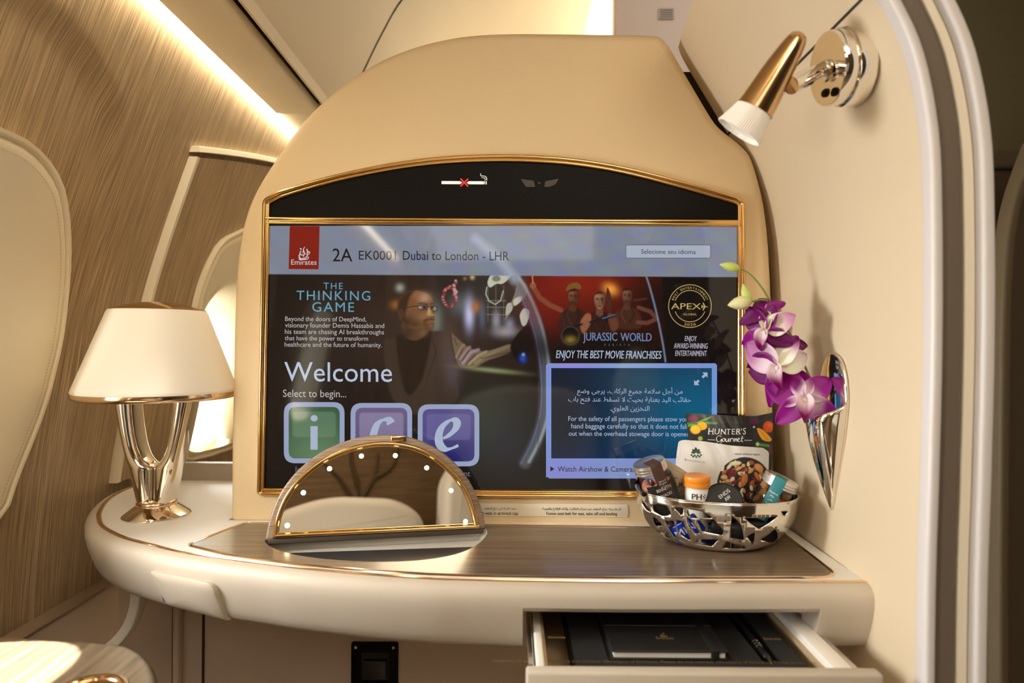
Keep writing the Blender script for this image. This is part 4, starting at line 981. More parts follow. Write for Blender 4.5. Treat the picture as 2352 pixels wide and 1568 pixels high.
page_part('airshow_link', lambda b, f: (add_poly(b, [(1264, 1070), (1273, 1076), (1264, 1082)], f), add_text(b, 'Watch Airshow & Cameras', 1281, 1458, 1082, f, .0, ys=1.1, slope=.003)), W_('ink3', (24, 26, 34)), .0022)
def vert(b, f):
    g = lambda x, y: f(1238 + (y - 1058) , 1058 - (x - 1238))
    add_text(b, '\u00a9 2024 - DeepMind Technologies Limited and/or its affiliates', 1238, 1420, 1058, g, .0, slope=.006)
page_part('copyright_line', vert, W_('dim2', (74, 66, 62)))

# ================================================================== COUNTER
rim_px = [(318, 1112), (275, 1129), (243, 1150), (226, 1172), (222, 1190), (232, 1211), (274, 1234), (330, 1250), (420, 1271), (520, 1286), (620, 1298.5), (692, 1307.5), (838, 1321), (979, 1330.5), (1068, 1333.5), (1205, 1336.6), (1400, 1339), (1600, 1339.5), (1800, 1339), (2001, 1338)]
rim = [T(*p) for p in rim_px]
rim2 = catmull([Vector((p.x, p.y)) for p in rim], 6)
TZ = ZC + TH
ctr = thing('vanity_counter', 'cream leather counter with gold inlay line and wood veneer top under the screen', 'counter', (-.1, .9, TZ - .08))
slot_px = [(607, 1240), (612, 1250), (628, 1260), (655, 1269.5), (700, 1279), (770, 1287), (860, 1291.5), (950, 1289), (1020, 1280), (1070, 1266), (1102, 1247), (1118, 1228), (1117, 1217), (1100, 1213), (860, 1226), (625, 1236)]
slot = [(T(*p).x, T(*p).y) for p in slot_px]
slot = [tuple(p) for p in catmull([Vector(p) for p in slot[:13]], 4)] + [slot[13], slot[14], slot[15]]
back = [Vector((.411, 1.02)), Vector((.411, 1.070)), Vector((-.70, 1.070)), Vector((-.7045, 1.28))]
front = [p for p in rim2]
outer = [(p.x, p.y) for p in front] + [(.4105, .80)] + [(b.x, b.y) for b in back[:1]] + [(.411, 1.268), (-.70, 1.268)]
v, fcs = cdt_fill(outer, [slot])
bm = bmesh.new(); vv = [bm.verts.new((p[0], p[1], TZ)) for p in v]
for q in fcs: bm.faces.new([vv[i] for i in q])
rs = [[Vector((p[0], p[1], TZ)) for p in slot], [Vector((p[0], p[1], TZ - .004)) for p in slot]]
obj('leather_top', fix(bm), M['leather_pale'], ctr, world=True)
# apron: bull-nosed front, cut away above the drawer
AP = [(0, 0), (.005, -.0004), (.010, -.0025), (.0140, -.007), (.0160, -.014), (.0155, -.023), (.0130, -.034), (.0085, -.048), (.0040, -.060), (-.001, -.070), (-.007, -.0755), (-.016, -.077)]
def ap_out(d):
    return float(np.interp(-d, [-q[1] for q in AP], [q[0] for q in AP]))
n2 = poly_normals(front, closed=False)
n2 = [(-q if (p - Vector((-.1, 1.1))).dot(q) < 0 else q) for p, q in zip(front, n2)]
def ap_point(i, o, d):
    k = int(i); t = i - k; k2 = min(k + 1, len(front) - 1)
    p = front[k].lerp(front[k2], t); q = n2[k].lerp(n2[k2], t).normalized()
    return Vector((p.x + q.x * o, p.y + q.y * o, TZ + d))
def x_index(x):
    for i in range(len(front) - 1):
        if front[i].x <= x <= front[i + 1].x and i > 30: return i + (x - front[i].x) / (front[i + 1].x - front[i].x)
    return len(front) - 1.0
xa, xb = x_index(.0145), x_index(.348)
stations = []
for i in range(len(front)):
    stations.append((float(i), not (xa < i < xb)))
stations += [(xa - .001, True), (xa + .001, False), (xb - .001, False), (xb + .001, True)]
stations.sort()
rs = []
for i, full in stations:
    r = []
    for o, d in AP:
        if full: r.append(ap_point(i, o, d))
        else:
            dd = max(d, -.0285); r.append(ap_point(i, ap_out(dd) - (.0 if d > -.0285 else min(.03, (-.0285 - d) * .6)), dd))
    r.append(ap_point(i, -.030, -.077 if full else -.0285)); r.append(ap_point(i, -.030, -.010))
    rs.append(r)
bm = bmesh.new(); add_rings(bm, rs, False)
bm.faces.new([bm.verts.new(p) for p in rs[-1]])
obj('apron', fix(bm), M['leather_shaded'], ctr, smooth=35, world=True)
# gold inlay line near the edge, then the wood top with its own gold line
ly = [Vector((p.x, p.y, TZ)) for p in front]
obj('inlay_line', sweep(ly, [(-.0065, -.002), (-.0065, .0010), (-.0048, .0013), (-.0042, .0004), (-.0020, .0004), (-.0014, .0013), (.0004, .0010), (.0004, -.002)], prof_closed=True, caps=True), M['rose_gold'], ctr, smooth=20, world=True)
wood_px = [(430, 1252), (560, 1201.5), (1110, 1206), (1786, 1215.5), (1932, 1328), (1800, 1327), (1600, 1327.5), (1400, 1327), (1250, 1325.5), (1068, 1322.5), (979, 1319), (838, 1310.5), (692, 1298), (600, 1286.5), (520, 1274)]
wl = [(T(*p).x, T(*p).y) for p in wood_px]
wl = [tuple(p) for p in rounded(wl, [.010, .012, 0, .010, .030] + [0] * 10, 6)]
wi = [tuple(p) for p in inset(wl, .0012)]
v, fcs = cdt_fill(wi, [slot])
bm = bmesh.new(); vv = [bm.verts.new((p[0], p[1], TZ + .0009)) for p in v]
for q in fcs: bm.faces.new([vv[i] for i in q])
obj('wood_top', fix(bm), M['wood_counter'], ctr, world=True, smooth=0)
wr = wl if area2(wl) > 0 else wl[::-1]
rs = [[Vector((p[0], p[1], TZ + h)) for p in inset(wr, d)] for d, h in ((-.0022, 0), (-.0018, .0014), (-.0006, .0018), (.0004, .0010), (.0014, .0018), (.0024, .0014), (.0028, 0))]
obj('wood_edge_line', rings(rs), M['rose_gold'], ctr, smooth=25, world=True)
# recess under the folding mirror
rs = [[Vector((p[0], p[1], TZ + .0009)) for p in slot], [Vector((p[0], p[1], TZ - .016)) for p in slot]]
obj('mirror_recess', rings(rs), M['grey_lining'], ctr, smooth=60, world=True)
s_in = [Vector((p[0], p[1], TZ - .0158)) for p in slot]
obj('recess_floor', flat(s_in), M['grey_lining'], ctr, world=True, smooth=0)
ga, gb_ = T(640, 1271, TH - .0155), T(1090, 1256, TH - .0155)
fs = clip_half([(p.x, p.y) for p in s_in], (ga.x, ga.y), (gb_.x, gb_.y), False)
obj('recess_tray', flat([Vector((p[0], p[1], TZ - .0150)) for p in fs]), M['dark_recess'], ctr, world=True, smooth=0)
# raised flap on the left of the apron
def ap_at_px(px, py):
    best = None
    for i in np.arange(36, len(front) - 2, .25):
        for d in np.arange(-.004, -.078, -.0015):
            q = ap_point(i, ap_out(d), d)
            u = project(q); e = (u[0] - px) ** 2 + (u[1] - py) ** 2
            if best is None or e < best[0]: best = (e, i, d)
    return best[1], best[2]
c4 = [ap_at_px(*p) for p in ((355, 1308), (498, 1338), (536, 1420), (392, 1384))]
q4 = rounded([Vector(((c[0] - c4[0][0]) * .01, c[1])) for c in c4], [.004, .012, .0015, .003], 5)
i0 = c4[0][0]
flapo = [(p.x / .01 + i0, p.y) for p in q4]; cx = sum(p[0] for p in flapo) / len(flapo); cz = sum(p[1] for p in flapo) / len(flapo)
rs = []
for k, lift in ((1.0, -.001), (1.0, .0045), (.985, .0062), (.95, .0068), (.6, .0068), (.25, .0068), (.02, .0068)):
    rs.append([ap_point(cx + (i - cx) * k, ap_out(cz + (d - cz) * k) + lift, cz + (d - cz) * k) for i, d in flapo])
obj('apron_flap', rings(rs, True, False, True), M['leather_shaded'], ctr, smooth=45, world=True)
sl = [ap_at_px(*p) for p in ((354, 1311), (391, 1385), (377, 1381), (366, 1345))]
obj('gap_slit', flat([ap_point(i, ap_out(d) + .0012, d) for i, d in (sl[0], sl[1], sl[2], sl[3])]), M['groove'], ctr, world=True, smooth=0)
# underside and back rail that close the box
v, fcs = cdt_fill([(p.x - n.x * .029, p.y - n.y * .029) for p, n in zip(front[24:], n2[24:])] + [(.405, 1.07), (-.66, 1.07)], [])
bm = bmesh.new(); vv = [bm.verts.new((p[0], p[1], TZ - .024)) for p in v]
for q in fcs: bm.faces.new([vv[i] for i in q])
obj('underside', bm, M['suede'], ctr, world=True)
obj('back_upstand', rbox((-.7045, 1.268, TZ - .02), (-.36, 1.285, TZ + .034), .003), mat('grey_sill', (.42, .37, .31), .6), ctr, world=True)

# ---- open drawer
DF = P(1208, 1535, .648); DX0, DX1 = DF.x, P(2021, 1535, .648).x; DZ = DF.z
dr = thing('drawer', None, None, (0, .65, DZ), parent=None); dr.parent = ctr; bpy.context.view_layer.update()
dr.matrix_parent_inverse = ctr.matrix_world.inverted(); bpy.context.view_layer.update()
dr['label'] = 'open drawer with cream front'
sidew = mat('white_drawer_side', (.80, .76, .68), .4); tan = mat('tan_drawer_lining', (.46, .34, .19), .6)
obj('drawer_front', rbox((DX0, .640, DZ - .062), (DX1, .656, DZ), .003), M['leather_shaded'], dr, world=True)
xl, xr = P(1232, 1535, .66).x, P(1975, 1535, .66).x - .004
obj('drawer_side', rbox((xl, .656, DZ - .055), (xl + .009, 1.02, DZ - .004), .0015), sidew, dr, world=True)
obj('drawer_side', rbox((xr - .022, .656, DZ - .055), (xr - .001, 1.02, DZ - .004), .0015), sidew, dr, world=True)
obj('drawer_back', box((xl, 1.015, DZ - .055), (xr, 1.03, DZ - .004)), sidew, dr, world=True)
obj('drawer_bottom', box((xl, .655, DZ - .058), (xr, 1.03, DZ - .052)), tan, dr, world=True)
obj('drawer_lining', box((xl + .009, .656, DZ - .0525), (xl + .012, 1.015, DZ - .007)), tan, dr, world=True)
obj('drawer_lining', box((xr - .025, .656, DZ - .0525), (xr - .022, 1.015, DZ - .012)), tan, dr, world=True)
for x in (xl - .008, xr + .001):
    obj('runner', rbox((x, .662, DZ - .034), (x + .006, 1.02, DZ - .007), .001), M['steel'], dr, world=True)

# ---- folding vanity mirror
ML_, MR_ = T(608, 1244), T(1117, 1217)
ex = (MR_ - ML_).normalized(); bk = Vector((-ex.y, ex.x, 0)); BETA = math.radians(9)
VM = Plane(ML_ + Vector((0, 0, .002)), ex, bk * math.sin(BETA) + Vector((0, 0, 1)) * math.cos(BETA))
arch_px = [(608, 1243), (618, 1195), (634, 1150), (658, 1110), (690, 1074), (730, 1043), (775, 1020), (825, 1004), (875, 998), (925, 1001), (970, 1013), (1015, 1037), (1055, 1073), (1082, 1110), (1101, 1152), (1112, 1190), (1117, 1217)]
ao = [tuple(p) for p in catmull([Vector(VM.loc(*p)) for p in arch_px], 5)]
vm = thing('vanity_mirror', 'half-round vanity mirror in a wood frame with gold rim and eight lit bulbs', 'mirror', m=VM.m)
lid = [tuple(p) for p in rounded(ao + [], [.0] * len(ao))]
obj('lid_frame', slab(ao, .016, .0035, 4), M['wood_lid'], vm, smooth=45)
rim_m = [(626, 1236), (631, 1196), (646, 1153), (668, 1117), (699, 1083), (738, 1054), (782, 1033), (829, 1019), (876, 1013), (922, 1016), (964, 1026.5), (1006, 1049), (1043, 1082), (1069, 1116), (1087, 1156), (1097, 1190), (1101, 1213)]
ro = [Vector(VM.loc(*p)) for p in rim_m]
ro = [tuple(p) for p in rounded(catmull(ro, 4), [.010] + [0] * (4 * 16 - 1) + [.010], 8)]
if area2(ro) < 0: ro = ro[::-1]
obj('gold_rim', rings(frame_rings(ro, [(0, -.001), (.0002, .0022), (.0015, .0040), (.0034, .0046), (.0052, .0038), (.0062, .0022), (.0066, .0014), (.0076, .0014), (.0084, .0006), (.0088, -.0008)])), M['gold'], vm, smooth=60)
gl = inset(ro, .0072)
mg = obj('mirror_glass', slab(gl, .0004, .0002, 1, lambda p, d: Vector((p[0], d - .0010, p[1]))), M['mirror'], vm, smooth=20)
for px, py in ((660, 1206), (697, 1131), (757, 1076), (830, 1047), (908, 1046), (980, 1074), (1036, 1126), (1069, 1197)):
    a, b = VM.loc(px, py)
    obj('bulb', lathe([(.0001, .0016), (.0016, .0014), (.0030, .0006), (.0034, -.0002)], 16, Matrix.Translation((a, -.0010, b)) @ Matrix.Rotation(PI / 2, 4, 'X')), M['bulb'], vm)
a, b = VM.loc(916, 1006)
obj('finger_catch', rbox((a - .011, -.0030, b - .005), (a + .011, .012, b + .0036), .001, m=None), M['bronze'], vm)
obj('hinge_bar', rbox((.004, -.001, -.0065), ((MR_ - ML_).length - .004, .014, .002), .002), mat('dark_hinge_wood', (.06, .042, .03), .5), vm)

# ---- table lamp
LB = T(360, 1183); 
lp = thing('table_lamp', 'table lamp with white tapered shade and polished chrome forked stem', 'lamp', LB)
s = LB.y / F
L_ = lambda px: px * s
obj('base', lathe([(.0001, 0), (L_(72), 0), (L_(72), L_(3)), (L_(70), L_(6)), (L_(44), L_(25)), (L_(40), L_(28)), (.0001, L_(28))], 8 * 6), M['chrome'], lp, smooth=30)
obj('collar', lathe([(L_(30), L_(22)), (L_(41), L_(24)), (L_(43.5), L_(29)), (L_(42), L_(34)), (L_(38), L_(37)), (.001, L_(37))], 48), M['rose_gold'], lp, smooth=60)
# forked stem: two arms with an open U between them
def arm(sx):
    z0, z1, zc = 30, 272, 116
    rs = []
    for k in range(41):
        z = z0 + (z1 - z0) * k / 40
        o = float(np.interp(z, (30, 60, 100, 150, 200, 240, 272), (37, 44, 53.5, 65, 76, 84, 90)))
        inn = 0.4 if z <= zc else float(np.interp((z - zc) / (272 - zc), (0, .03, .08, .16, .30, .5, .75, 1), (0.4, 9, 17, 25, 33, 39, 43.5, 46)))
        dpt = float(np.interp(z, (30, 120, 272), (31, 36, 38)))
        cx, hw = (o + inn) / 2, (o - inn) / 2; r = []
        for j in range(32):
            a = 2 * PI * j / 32; c, q = math.cos(a), math.sin(a); e = 0.78
            r.append(Vector((sx * L_(cx + hw * math.copysign(abs(c) ** e, c)), L_(dpt * math.copysign(abs(q) ** e, q)), L_(z))))
        rs.append(r)
    return rings(rs, True, True, True)
for sx in (-1, 1): obj('stem_arm', arm(sx), M['chrome'], lp, smooth=60)
obj('rim', lathe([(L_(100), L_(272)), (L_(162), L_(270)), (L_(169), L_(273)), (L_(171), L_(279)), (L_(170), L_(285)), (L_(164), L_(287)), (L_(100), L_(286))], 72), M['rose_gold'], lp, smooth=60)
obj('lamp_shade', lathe([(L_(168), L_(284)), (L_(169.5), L_(288)), (L_(168), L_(293)), (L_(104), L_(464)), (L_(100.5), L_(470)), (L_(97), L_(471)), (.0001, L_(471))], 72), M['shade'], lp, smooth=40)
obj('cap', lathe([(L_(101), L_(471)), (L_(93), L_(475)), (L_(70), L_(481)), (L_(38), L_(487.5)), (L_(12), L_(490)), (.0001, L_(490.5))], 64), M['gold'], lp, smooth=60)

# ---- side console at the lower left
KZ = ZC - .345
t = thing('side_console', 'wood veneer side console with a rounded corner, sunlit, at the lower left', 'console', (-.55, .55, ZC - 1.10))
co = [T(p[0], p[1], -.345) for p in ((262, 1471), (315, 1484), (345, 1507), (360, 1535), (366, 1575))]
k2 = [(-.705, .20), (co[4].x + .004, .20), (co[4].x, co[4].y)] + [(p.x, p.y) for p in co[3::-1]] + [(-.56, co[0].y + .0135), (-.705, co[0].y + .017)]
k3 = [tuple(p) for p in catmull([Vector(p) for p in k2[2:8]], 5)]
ko = k2[:2] + k3 + k2[8:]
obj('console_top', slab(ko, .045, .012, 5, lambda p, d: Vector((p[0], p[1], KZ - d))), M['wood_console'], t, world=True, smooth=50)
obj('console_body', rbox((-.70, .25, ZC - 1.10), (-.40, .64, KZ - .04), .01), M['suede'], t, world=True)
q = T(214, 1580, -.345)
obj('cup_ring', lathe([(.030, .0008), (.0305, .0030), (.033, .0036), (.0355, .0028), (.036, .0005)], 40, Matrix.Translation((q.x, q.y - .012, KZ))), M['rose_gold'], t, world=True)

# ================================================================== READING LIGHT
def frame_to(d, up=(0, 0, 1)):
    z = Vector(d).normalized(); x = Vector(up).cross(z)
    x = x.normalized() if x.length > 1e-5 else Vector((1, 0, 0)); y = z.cross(x)
    return Matrix((x, y, z)).transposed().to_4x4()
def rwall_hit(px, py):
    d = ray(px, py); a, b = .5, 1.3
    for _ in range(50):
        m = (a + b) / 2
        if d.x * m < RW(d.z * m, m): a = m
        else: b = m
    return Vector((d.x * a, a, ZC + d.z * a))
wp = rwall_hit(1958, 152)
rl = thing('reading_light', 'bullet-shaped bronze reading light with ribbed frosted glass on a chrome wall mount', 'lamp', wp)
ax = Vector((-1, -.02, -.13)).normalized()
m0 = Matrix.Translation(wp - ax * .004) @ frame_to(ax)
obj('wall_plate', lathe([(.001, 0), (.0425, 0), (.0428, .012), (.042, .017), (.040, .018), (.001, .018)], 64, m0), M['chrome'], rl, world=True, smooth=40)
mdisc = Matrix.Translation(wp - ax * .004) @ frame_to(ax)
obj('swivel_disc', lathe([(.001, .016), (.0385, .016), (.0400, .019), (.0400, .031), (.0388, .0335), (.001, .0335)], 64, mdisc), M['chrome'], rl, world=True, smooth=40)
tail, joint, mouth = P(1839, 76, .690), P(1733, 253, .712), P(1697, 303, .719)
d = (joint - tail); LBd = d.length; mb = Matrix.Translation(tail) @ frame_to(d)
obj('body', lathe([(.0005, -.0005), (.005, .0003), (.0086, .0028), (.0108, .008), (.0128, .018), (.0152, .034), (.0176, .054), (.0196, .074), (.0209, LBd), (.0195, LBd), (.001, LBd - .004)], 64, mb), M['bronze'], rl, world=True, smooth=60)
gd = mouth - joint; Lg = gd.length; N = 120; rs = []
for r, z in ((.0196, -.002), (.0202, .002), (.0225, .012), (.0250, .022), (.0266, Lg), (.0258, Lg + .0006), (.0238, Lg - .004), (.001, Lg - .006)):
    rs.append([Matrix.Translation(joint) @ frame_to(gd) @ Vector(((r + (.00045 if k % 2 else 0) * (r > .005)) * math.cos(2 * PI * k / N), (r + (.00045 if k % 2 else 0) * (r > .005)) * math.sin(2 * PI * k / N), z)) for k in range(N)])
obj('glass_shade', rings(rs, True, False, True), mat('frosted_ribbed_glass', (.84, .78, .70), .3, sss=.0, emit=(1, .8, .62), es=.05), rl, world=True, smooth=25)
e0 = P(1816, 196, .703); e1 = wp + ax * .030 + Vector((0, -.002, .002))
obj('arm', tube([e0, e0.lerp(e1, .45), e0.lerp(e1, .46), e1], .0075, 20, [.0098, .0098, .0078, .0078]), M['chrome'], rl, world=True, smooth=40)
mm = Matrix.Translation(wp + ax * .0296 + Vector((0, -.002, -.027)) ) @ frame_to(ax)
obj('switch_knob', lathe([(.0065, 0), (.0065, .003), (.005, .0045), (.0005, .005)], 24, mm, 1.0, .7), M['black_satin'], rl, world=True)
mm = Matrix.Translation(wp + ax * .031 + Vector((0, -.004, -.004))) @ frame_to(ax)
obj('pivot_ring', lathe([(.006, 0), (.011, 0), (.0118, .002), (.0105, .004), (.0065, .004)], 32, mm), M['chrome'], rl, world=True)

# ================================================================== WALL VASE + ORCHID
vw = rwall_hit(1918, 985); VX = vw.x - .001; VY = vw.y
vs = thing('wall_vase', 'polished chrome pointed pocket vase on the cream side wall, holding the orchid', 'vase', (VX, VY, vw.z))
zt, zr, zb = ZC - .0115, ZC - .074, ZC - .2125
def leaf_w(z):
    if z > zr: return .036 * math.sqrt(max(0, 1 - ((z - zr) / (zt - zr)) ** 2.2))
    t = (zr - z) / (zr - zb); return .036 * max(0, (1 - t ** 1.35))
zs = [zb + (zt - zb) * k / 40 for k in range(41)]
outline = [(VY - leaf_w(z), z) for z in zs] + [(VY + leaf_w(z), z) for z in zs[::-1][1:-1]]
obj('backplate', slab(outline, .004, .002, 3, lambda p, d: Vector((VX - .004 + d, p[0], p[1]))), M['chrome'], vs, world=True)
rs = []
for k in range(25):
    t = k / 24; z = zr - t * (zr - zb); wd = .0355 * (1 - t ** 1.35) + .0003; pr = .030 * (1 - t ** 1.7) + .0004
    rs.append([Vector((VX - .003 - pr * math.sin(PI * j / 24), VY - wd * math.cos(PI * j / 24), z - .018 * math.sin(PI * j / 24) * (1 - t) ** 2)) for j in range(25)])
pk = rings(rs, False)
o = obj('pocket', pk, M['chrome'], vs, world=True, smooth=60)
sm = o.modifiers.new('thickness', 'SOLIDIFY'); sm.thickness = .0012; sm.offset = 0

K = dict
M['petal'] = vcol('orchid_petal', .5, 0, .3, .25)
M['stem'] = mat('orchid_stem_green', (.17, .22, .045), .5); M['bud'] = mat('orchid_bud_green', (.50, .58, .16), .45, sss=.1)
def petal_mesh(L, Wd, curl=.25, cup=.15, base=(.86, .72, .80), tip=(.42, .035, .33), white=.35, shape=.62, twist=0.0, edge=0.0):
    n, m_ = 12, 9; co = []; cl = []
    for i in range(n):
        t = i / (n - 1); wd = Wd * (math.sin(PI * min(1, t ** (shape + .18) * .95 + .04)) ** .62) + .0006
        for j in range(m_):
            q = j / (m_ - 1) * 2 - 1
            x = q * wd * .5; y = t * L; z = -curl * L * t * t + cup * Wd * q * q + twist * x * t + .02 * L * math.sin(t * 9 + q * 4) * abs(q)
            co.append((x, y, z)); k = min(1, max(0, (t - white * .4) / (white + .15)))
            k = k * k * (3 - 2 * k); k = min(1, k + edge * abs(q)); vein = .08 * math.sin(q * 22) * (1 - abs(q))
            cl.append(tuple(max(0, b + (a - b) * k + vein * .25) for a, b in zip(tip, base)) + (1,))
    fc = [(i * m_ + j, i * m_ + j + 1, (i + 1) * m_ + j + 1, (i + 1) * m_ + j) for i in range(n - 1) for j in range(m_ - 1)]
    me = bpy.data.meshes.new('petal'); me.from_pydata(co, [], fc); me.update()
    at = me.color_attributes.new('colour', 'FLOAT_COLOR', 'POINT'); at.data.foreach_set('color', [v for c in cl for v in c])
    for p in me.polygons: p.use_smooth = True
    me.materials.append(M['petal']); return me
orch = thing('orchid_spray', 'purple and white orchid spray with green buds, leaning from the chrome wall vase', 'flower', (VX - .014, VY, zr - .03))
def sp(px, py, Y): return P(px, py, Y)
stem_p = catmull([Vector((VX - .013, VY, zr - .10)), sp(1893, 935, .847), sp(1872, 893, .848), sp(1853, 850, .851), sp(1830, 796, .856), sp(1802, 743, .862), sp(1772, 695, .867), sp(1746, 655, .871), sp(1722, 629, .874), sp(1700, 617, .876)], 6)
obj('stem', tube(stem_p, .0016, 8, [.0019 - .0009 * i / len(stem_p) for i in range(len(stem_p))]), M['stem'], orch, world=True)
def add_part_mesh(name, me, parent, mx):
    o = bpy.data.objects.new(name, me); COL.objects.link(o); o.parent = parent
    o.matrix_parent_inverse = parent.matrix_world.inverted(); o.matrix_world = mx
    s_ = o.modifiers.new('thickness', 'SOLIDIFY'); s_.thickness = .0005; s_.offset = 0
    return o
PUR, DPUR, WHT, PNK = (.24, .006, .20), (.12, .003, .09), (.80, .62, .72), (.46, .17, .38)
def flower(px, py, Y, normal, roll, size, petals, lip=True, stalk=None):
    c = sp(px, py, Y)
    fl = bpy.data.objects.new('flower', None); COL.objects.link(fl); fl.empty_display_size = .01
    fl.parent = orch; bpy.context.view_layer.update(); fl.matrix_parent_inverse = orch.matrix_world.inverted(); fl.matrix_world = Matrix.Translation(c)
    bpy.context.view_layer.update()
    B = Matrix.Translation(c) @ frame_to(normal) @ Matrix.Rotation(math.radians(roll), 4, 'Z')
    for ang, L, wd, tilt, kw in petals:
        mx = B @ Matrix.Rotation(math.radians(ang), 4, 'Z') @ Matrix.Rotation(math.radians(tilt), 4, 'X') @ Matrix.Translation((0, .001, 0))
        add_part_mesh('petal', petal_mesh(L * size, wd * size, **kw), fl, mx)
    if lip:
        mx = B @ Matrix.Rotation(math.radians(180), 4, 'Z') @ Matrix.Rotation(math.radians(32), 4, 'X') @ Matrix.Translation((0, .001, .002))
        add_part_mesh('lip', petal_mesh(.85 * size, .62 * size, curl=.5, cup=.55, base=(.80, .62, .66), tip=(.22, .004, .12), white=.45), fl, mx)
        cm = lathe([(.0003, .008), (.0022, .0075), (.0028, .004), (.0022, 0)], 12)
        o = obj('column', cm, mat('orchid_column', (.82, .74, .70), .4), None)
        o.parent = fl; o.matrix_parent_inverse = fl.matrix_world.inverted(); o.matrix_world = B @ Matrix.Rotation(math.radians(18), 4, 'X')
    if stalk:
        s0 = min(stem_p, key=lambda p: (p - c - Vector(stalk)).length)
        b = tube(catmull([s0, s0.lerp(c, .5) + Vector((0, .004, .004)), c + Vector(normal).normalized() * -.002], 5), .0010, 8)
        o = obj('flower_stalk', b, mat('orchid_stalk', (.55, .45, .30), .5), fl, world=True)
K = dict
flower(1848, 915, .836, (-.35, -.88, .10), 0, .0335, [
    (62, 1.55, 1.35, -8, K(tip=PUR, base=WHT, white=.10, curl=.1)), (10, 1.2, .85, -15, K(tip=PUR, base=WHT, white=.22)),
    (-48, 1.2, .95, -5, K(tip=PUR, base=WHT, white=.28)), (-128, 1.5, .95, 5, K(tip=PUR, base=WHT, white=.34, edge=.35)), (135, 1.35, .85, 8, K(tip=PUR, base=(.9, .6, .8), white=.18))], True, (.0, 0, .03))
flower(1788, 840, .844, (-.70, -.68, -.12), 12, .0335, [
    (48, 1.55, 1.2, 2, K(tip=PNK, base=WHT, white=.40)), (88, 1.45, 1.3, -6, K(tip=DPUR, base=PUR, white=.20)), (-35, 1.35, .9, -22, K(tip=PUR, base=(.85, .78, .68), white=.55, twist=.5)),
    (-80, 1.1, 1.0, -30, K(tip=(.6, .45, .5), base=(.84, .80, .66), white=.7)), (150, 1.7, .55, 10, K(tip=PUR, base=PNK, white=.2, curl=.4))], True, (.02, 0, .02))
flower(1762, 760, .854, (-.80, -.58, -.15), -15, .0290, [
    (62, 1.5, 1.1, 0, K(tip=DPUR, base=PUR, white=.30)), (5, 1.2, .85, -8, K(tip=DPUR, base=PUR, white=.2)), (-45, 1.3, 1.0, -12, K(tip=(.50, .22, .40), base=(.82, .74, .62), white=.55)),
    (-110, 1.15, .9, -12, K(tip=DPUR, base=PUR, white=.2)), (130, 1.65, .8, 6, K(tip=PUR, base=PNK, white=.3, curl=.35))], True, (.02, 0, .01))
flower(1795, 792, .864, (-.55, -.72, .2), 40, .0270, [
    (30, 1.2, 1.0, 0, K(tip=PUR, base=WHT, white=.35)), (-40, 1.4, .9, -10, K(tip=(.5, .16, .38), base=(.84, .74, .7), white=.5)), (100, 1.2, .9, 0, K(tip=DPUR, base=PUR, white=.2)), (-130, 1.1, .8, 0, K(tip=DPUR, base=PUR, white=.2))], False, (.02, 0, 0))
flower(1760, 716, .860, (-.6, -.6, .5), 20, .0245, [
    (20, 1.2, .9, 0, K(tip=DPUR, base=PUR, white=.3)), (-60, 1.1, .8, -10, K(tip=PUR, base=PNK, white=.3)), (95, 1.5, 1.0, 5, K(tip=DPUR, base=PUR, white=.12)), (170, 1.1, .7, 0, K(tip=(.55, .4, .3), base=(.6, .55, .35), white=.5))], False, (.02, 0, 0))
def bud(a, b, r, name, m, kk=1.0):
    d = b - a; L = d.length
    return obj(name, lathe([(.0003, 0), (r * .55, L * .10), (r * .92, L * .28), (r, L * .45), (r * .8, L * .68), (r * .4, L * .88), (.0004, L)], 20, Matrix.Translation(a) @ frame_to(d), kk), m, orch, world=True, smooth=80)
bud(sp(1700, 617, .876), sp(1653, 607, .878), .0066, 'bud', M['bud'])
bud(sp(1728, 690, .868), sp(1671, 701, .872), .0095, 'bud', mat('orchid_bud_pale', (.66, .64, .33), .45))
bud(sp(1722, 700, .868), sp(1706, 652, .870), .0068, 'bud', M['bud'], .8)
bm = bmesh.new()
obj('bud_stalk', tube(catmull([sp(1764, 690, .866), sp(1748, 688, .866), sp(1726, 693, .868)], 5), .0013, 8), M['stem'], orch, world=True)

# ================================================================== SNACK BOWL
BC = Vector((.283, .908, TZ + .0012)); BYAW = math.radians(12); BA, BB, BH = .1075, .076, .068
bowl = thing('snack_bowl', 'oval polished steel bowl with angular cut-outs, filled with snacks on the wood counter', 'bowl', m=Matrix.Translation(BC) @ Matrix.Rotation(-BYAW, 4, 'Z'))
BW = bowl.matrix_world.copy()
PR = [(0, .50, .70), (.03, .60, .77), (.12, .72, .85), (.25, .82, .91), (.42, .905, .955), (.62, .965, .985), (.82, .992, .998), (1, 1.0, 1.0)]
def bs(a, t, k=1.0):
    fa = float(np.interp(t, [q[0] for q in PR], [q[1] for q in PR])) * k; fb = float(np.interp(t, [q[0] for q in PR], [q[2] for q in PR])) * k
    c, q = math.cos(a), math.sin(a); e = .92
    return Vector((BA * fa * math.copysign(abs(c) ** e, c), BB * fb * math.copysign(abs(q) ** e, q), BH * t))
grid = [(a, t, project(BW @ bs(a, t))) for a in np.linspace(PI * .98, PI * 2.04, 240) for t in np.linspace(0, 1, 60)]
gx = np.array([g[2][0] for g in grid]); gy = np.array([g[2][1] for g in grid])
def bowl_at(zx, zy):
    px, py = 1400 + zx / 3.734, 900 + zy / 3.734
    k = int(np.argmin((gx - px) ** 2 + (gy - py) ** 2)); return grid[k][0], grid[k][1]
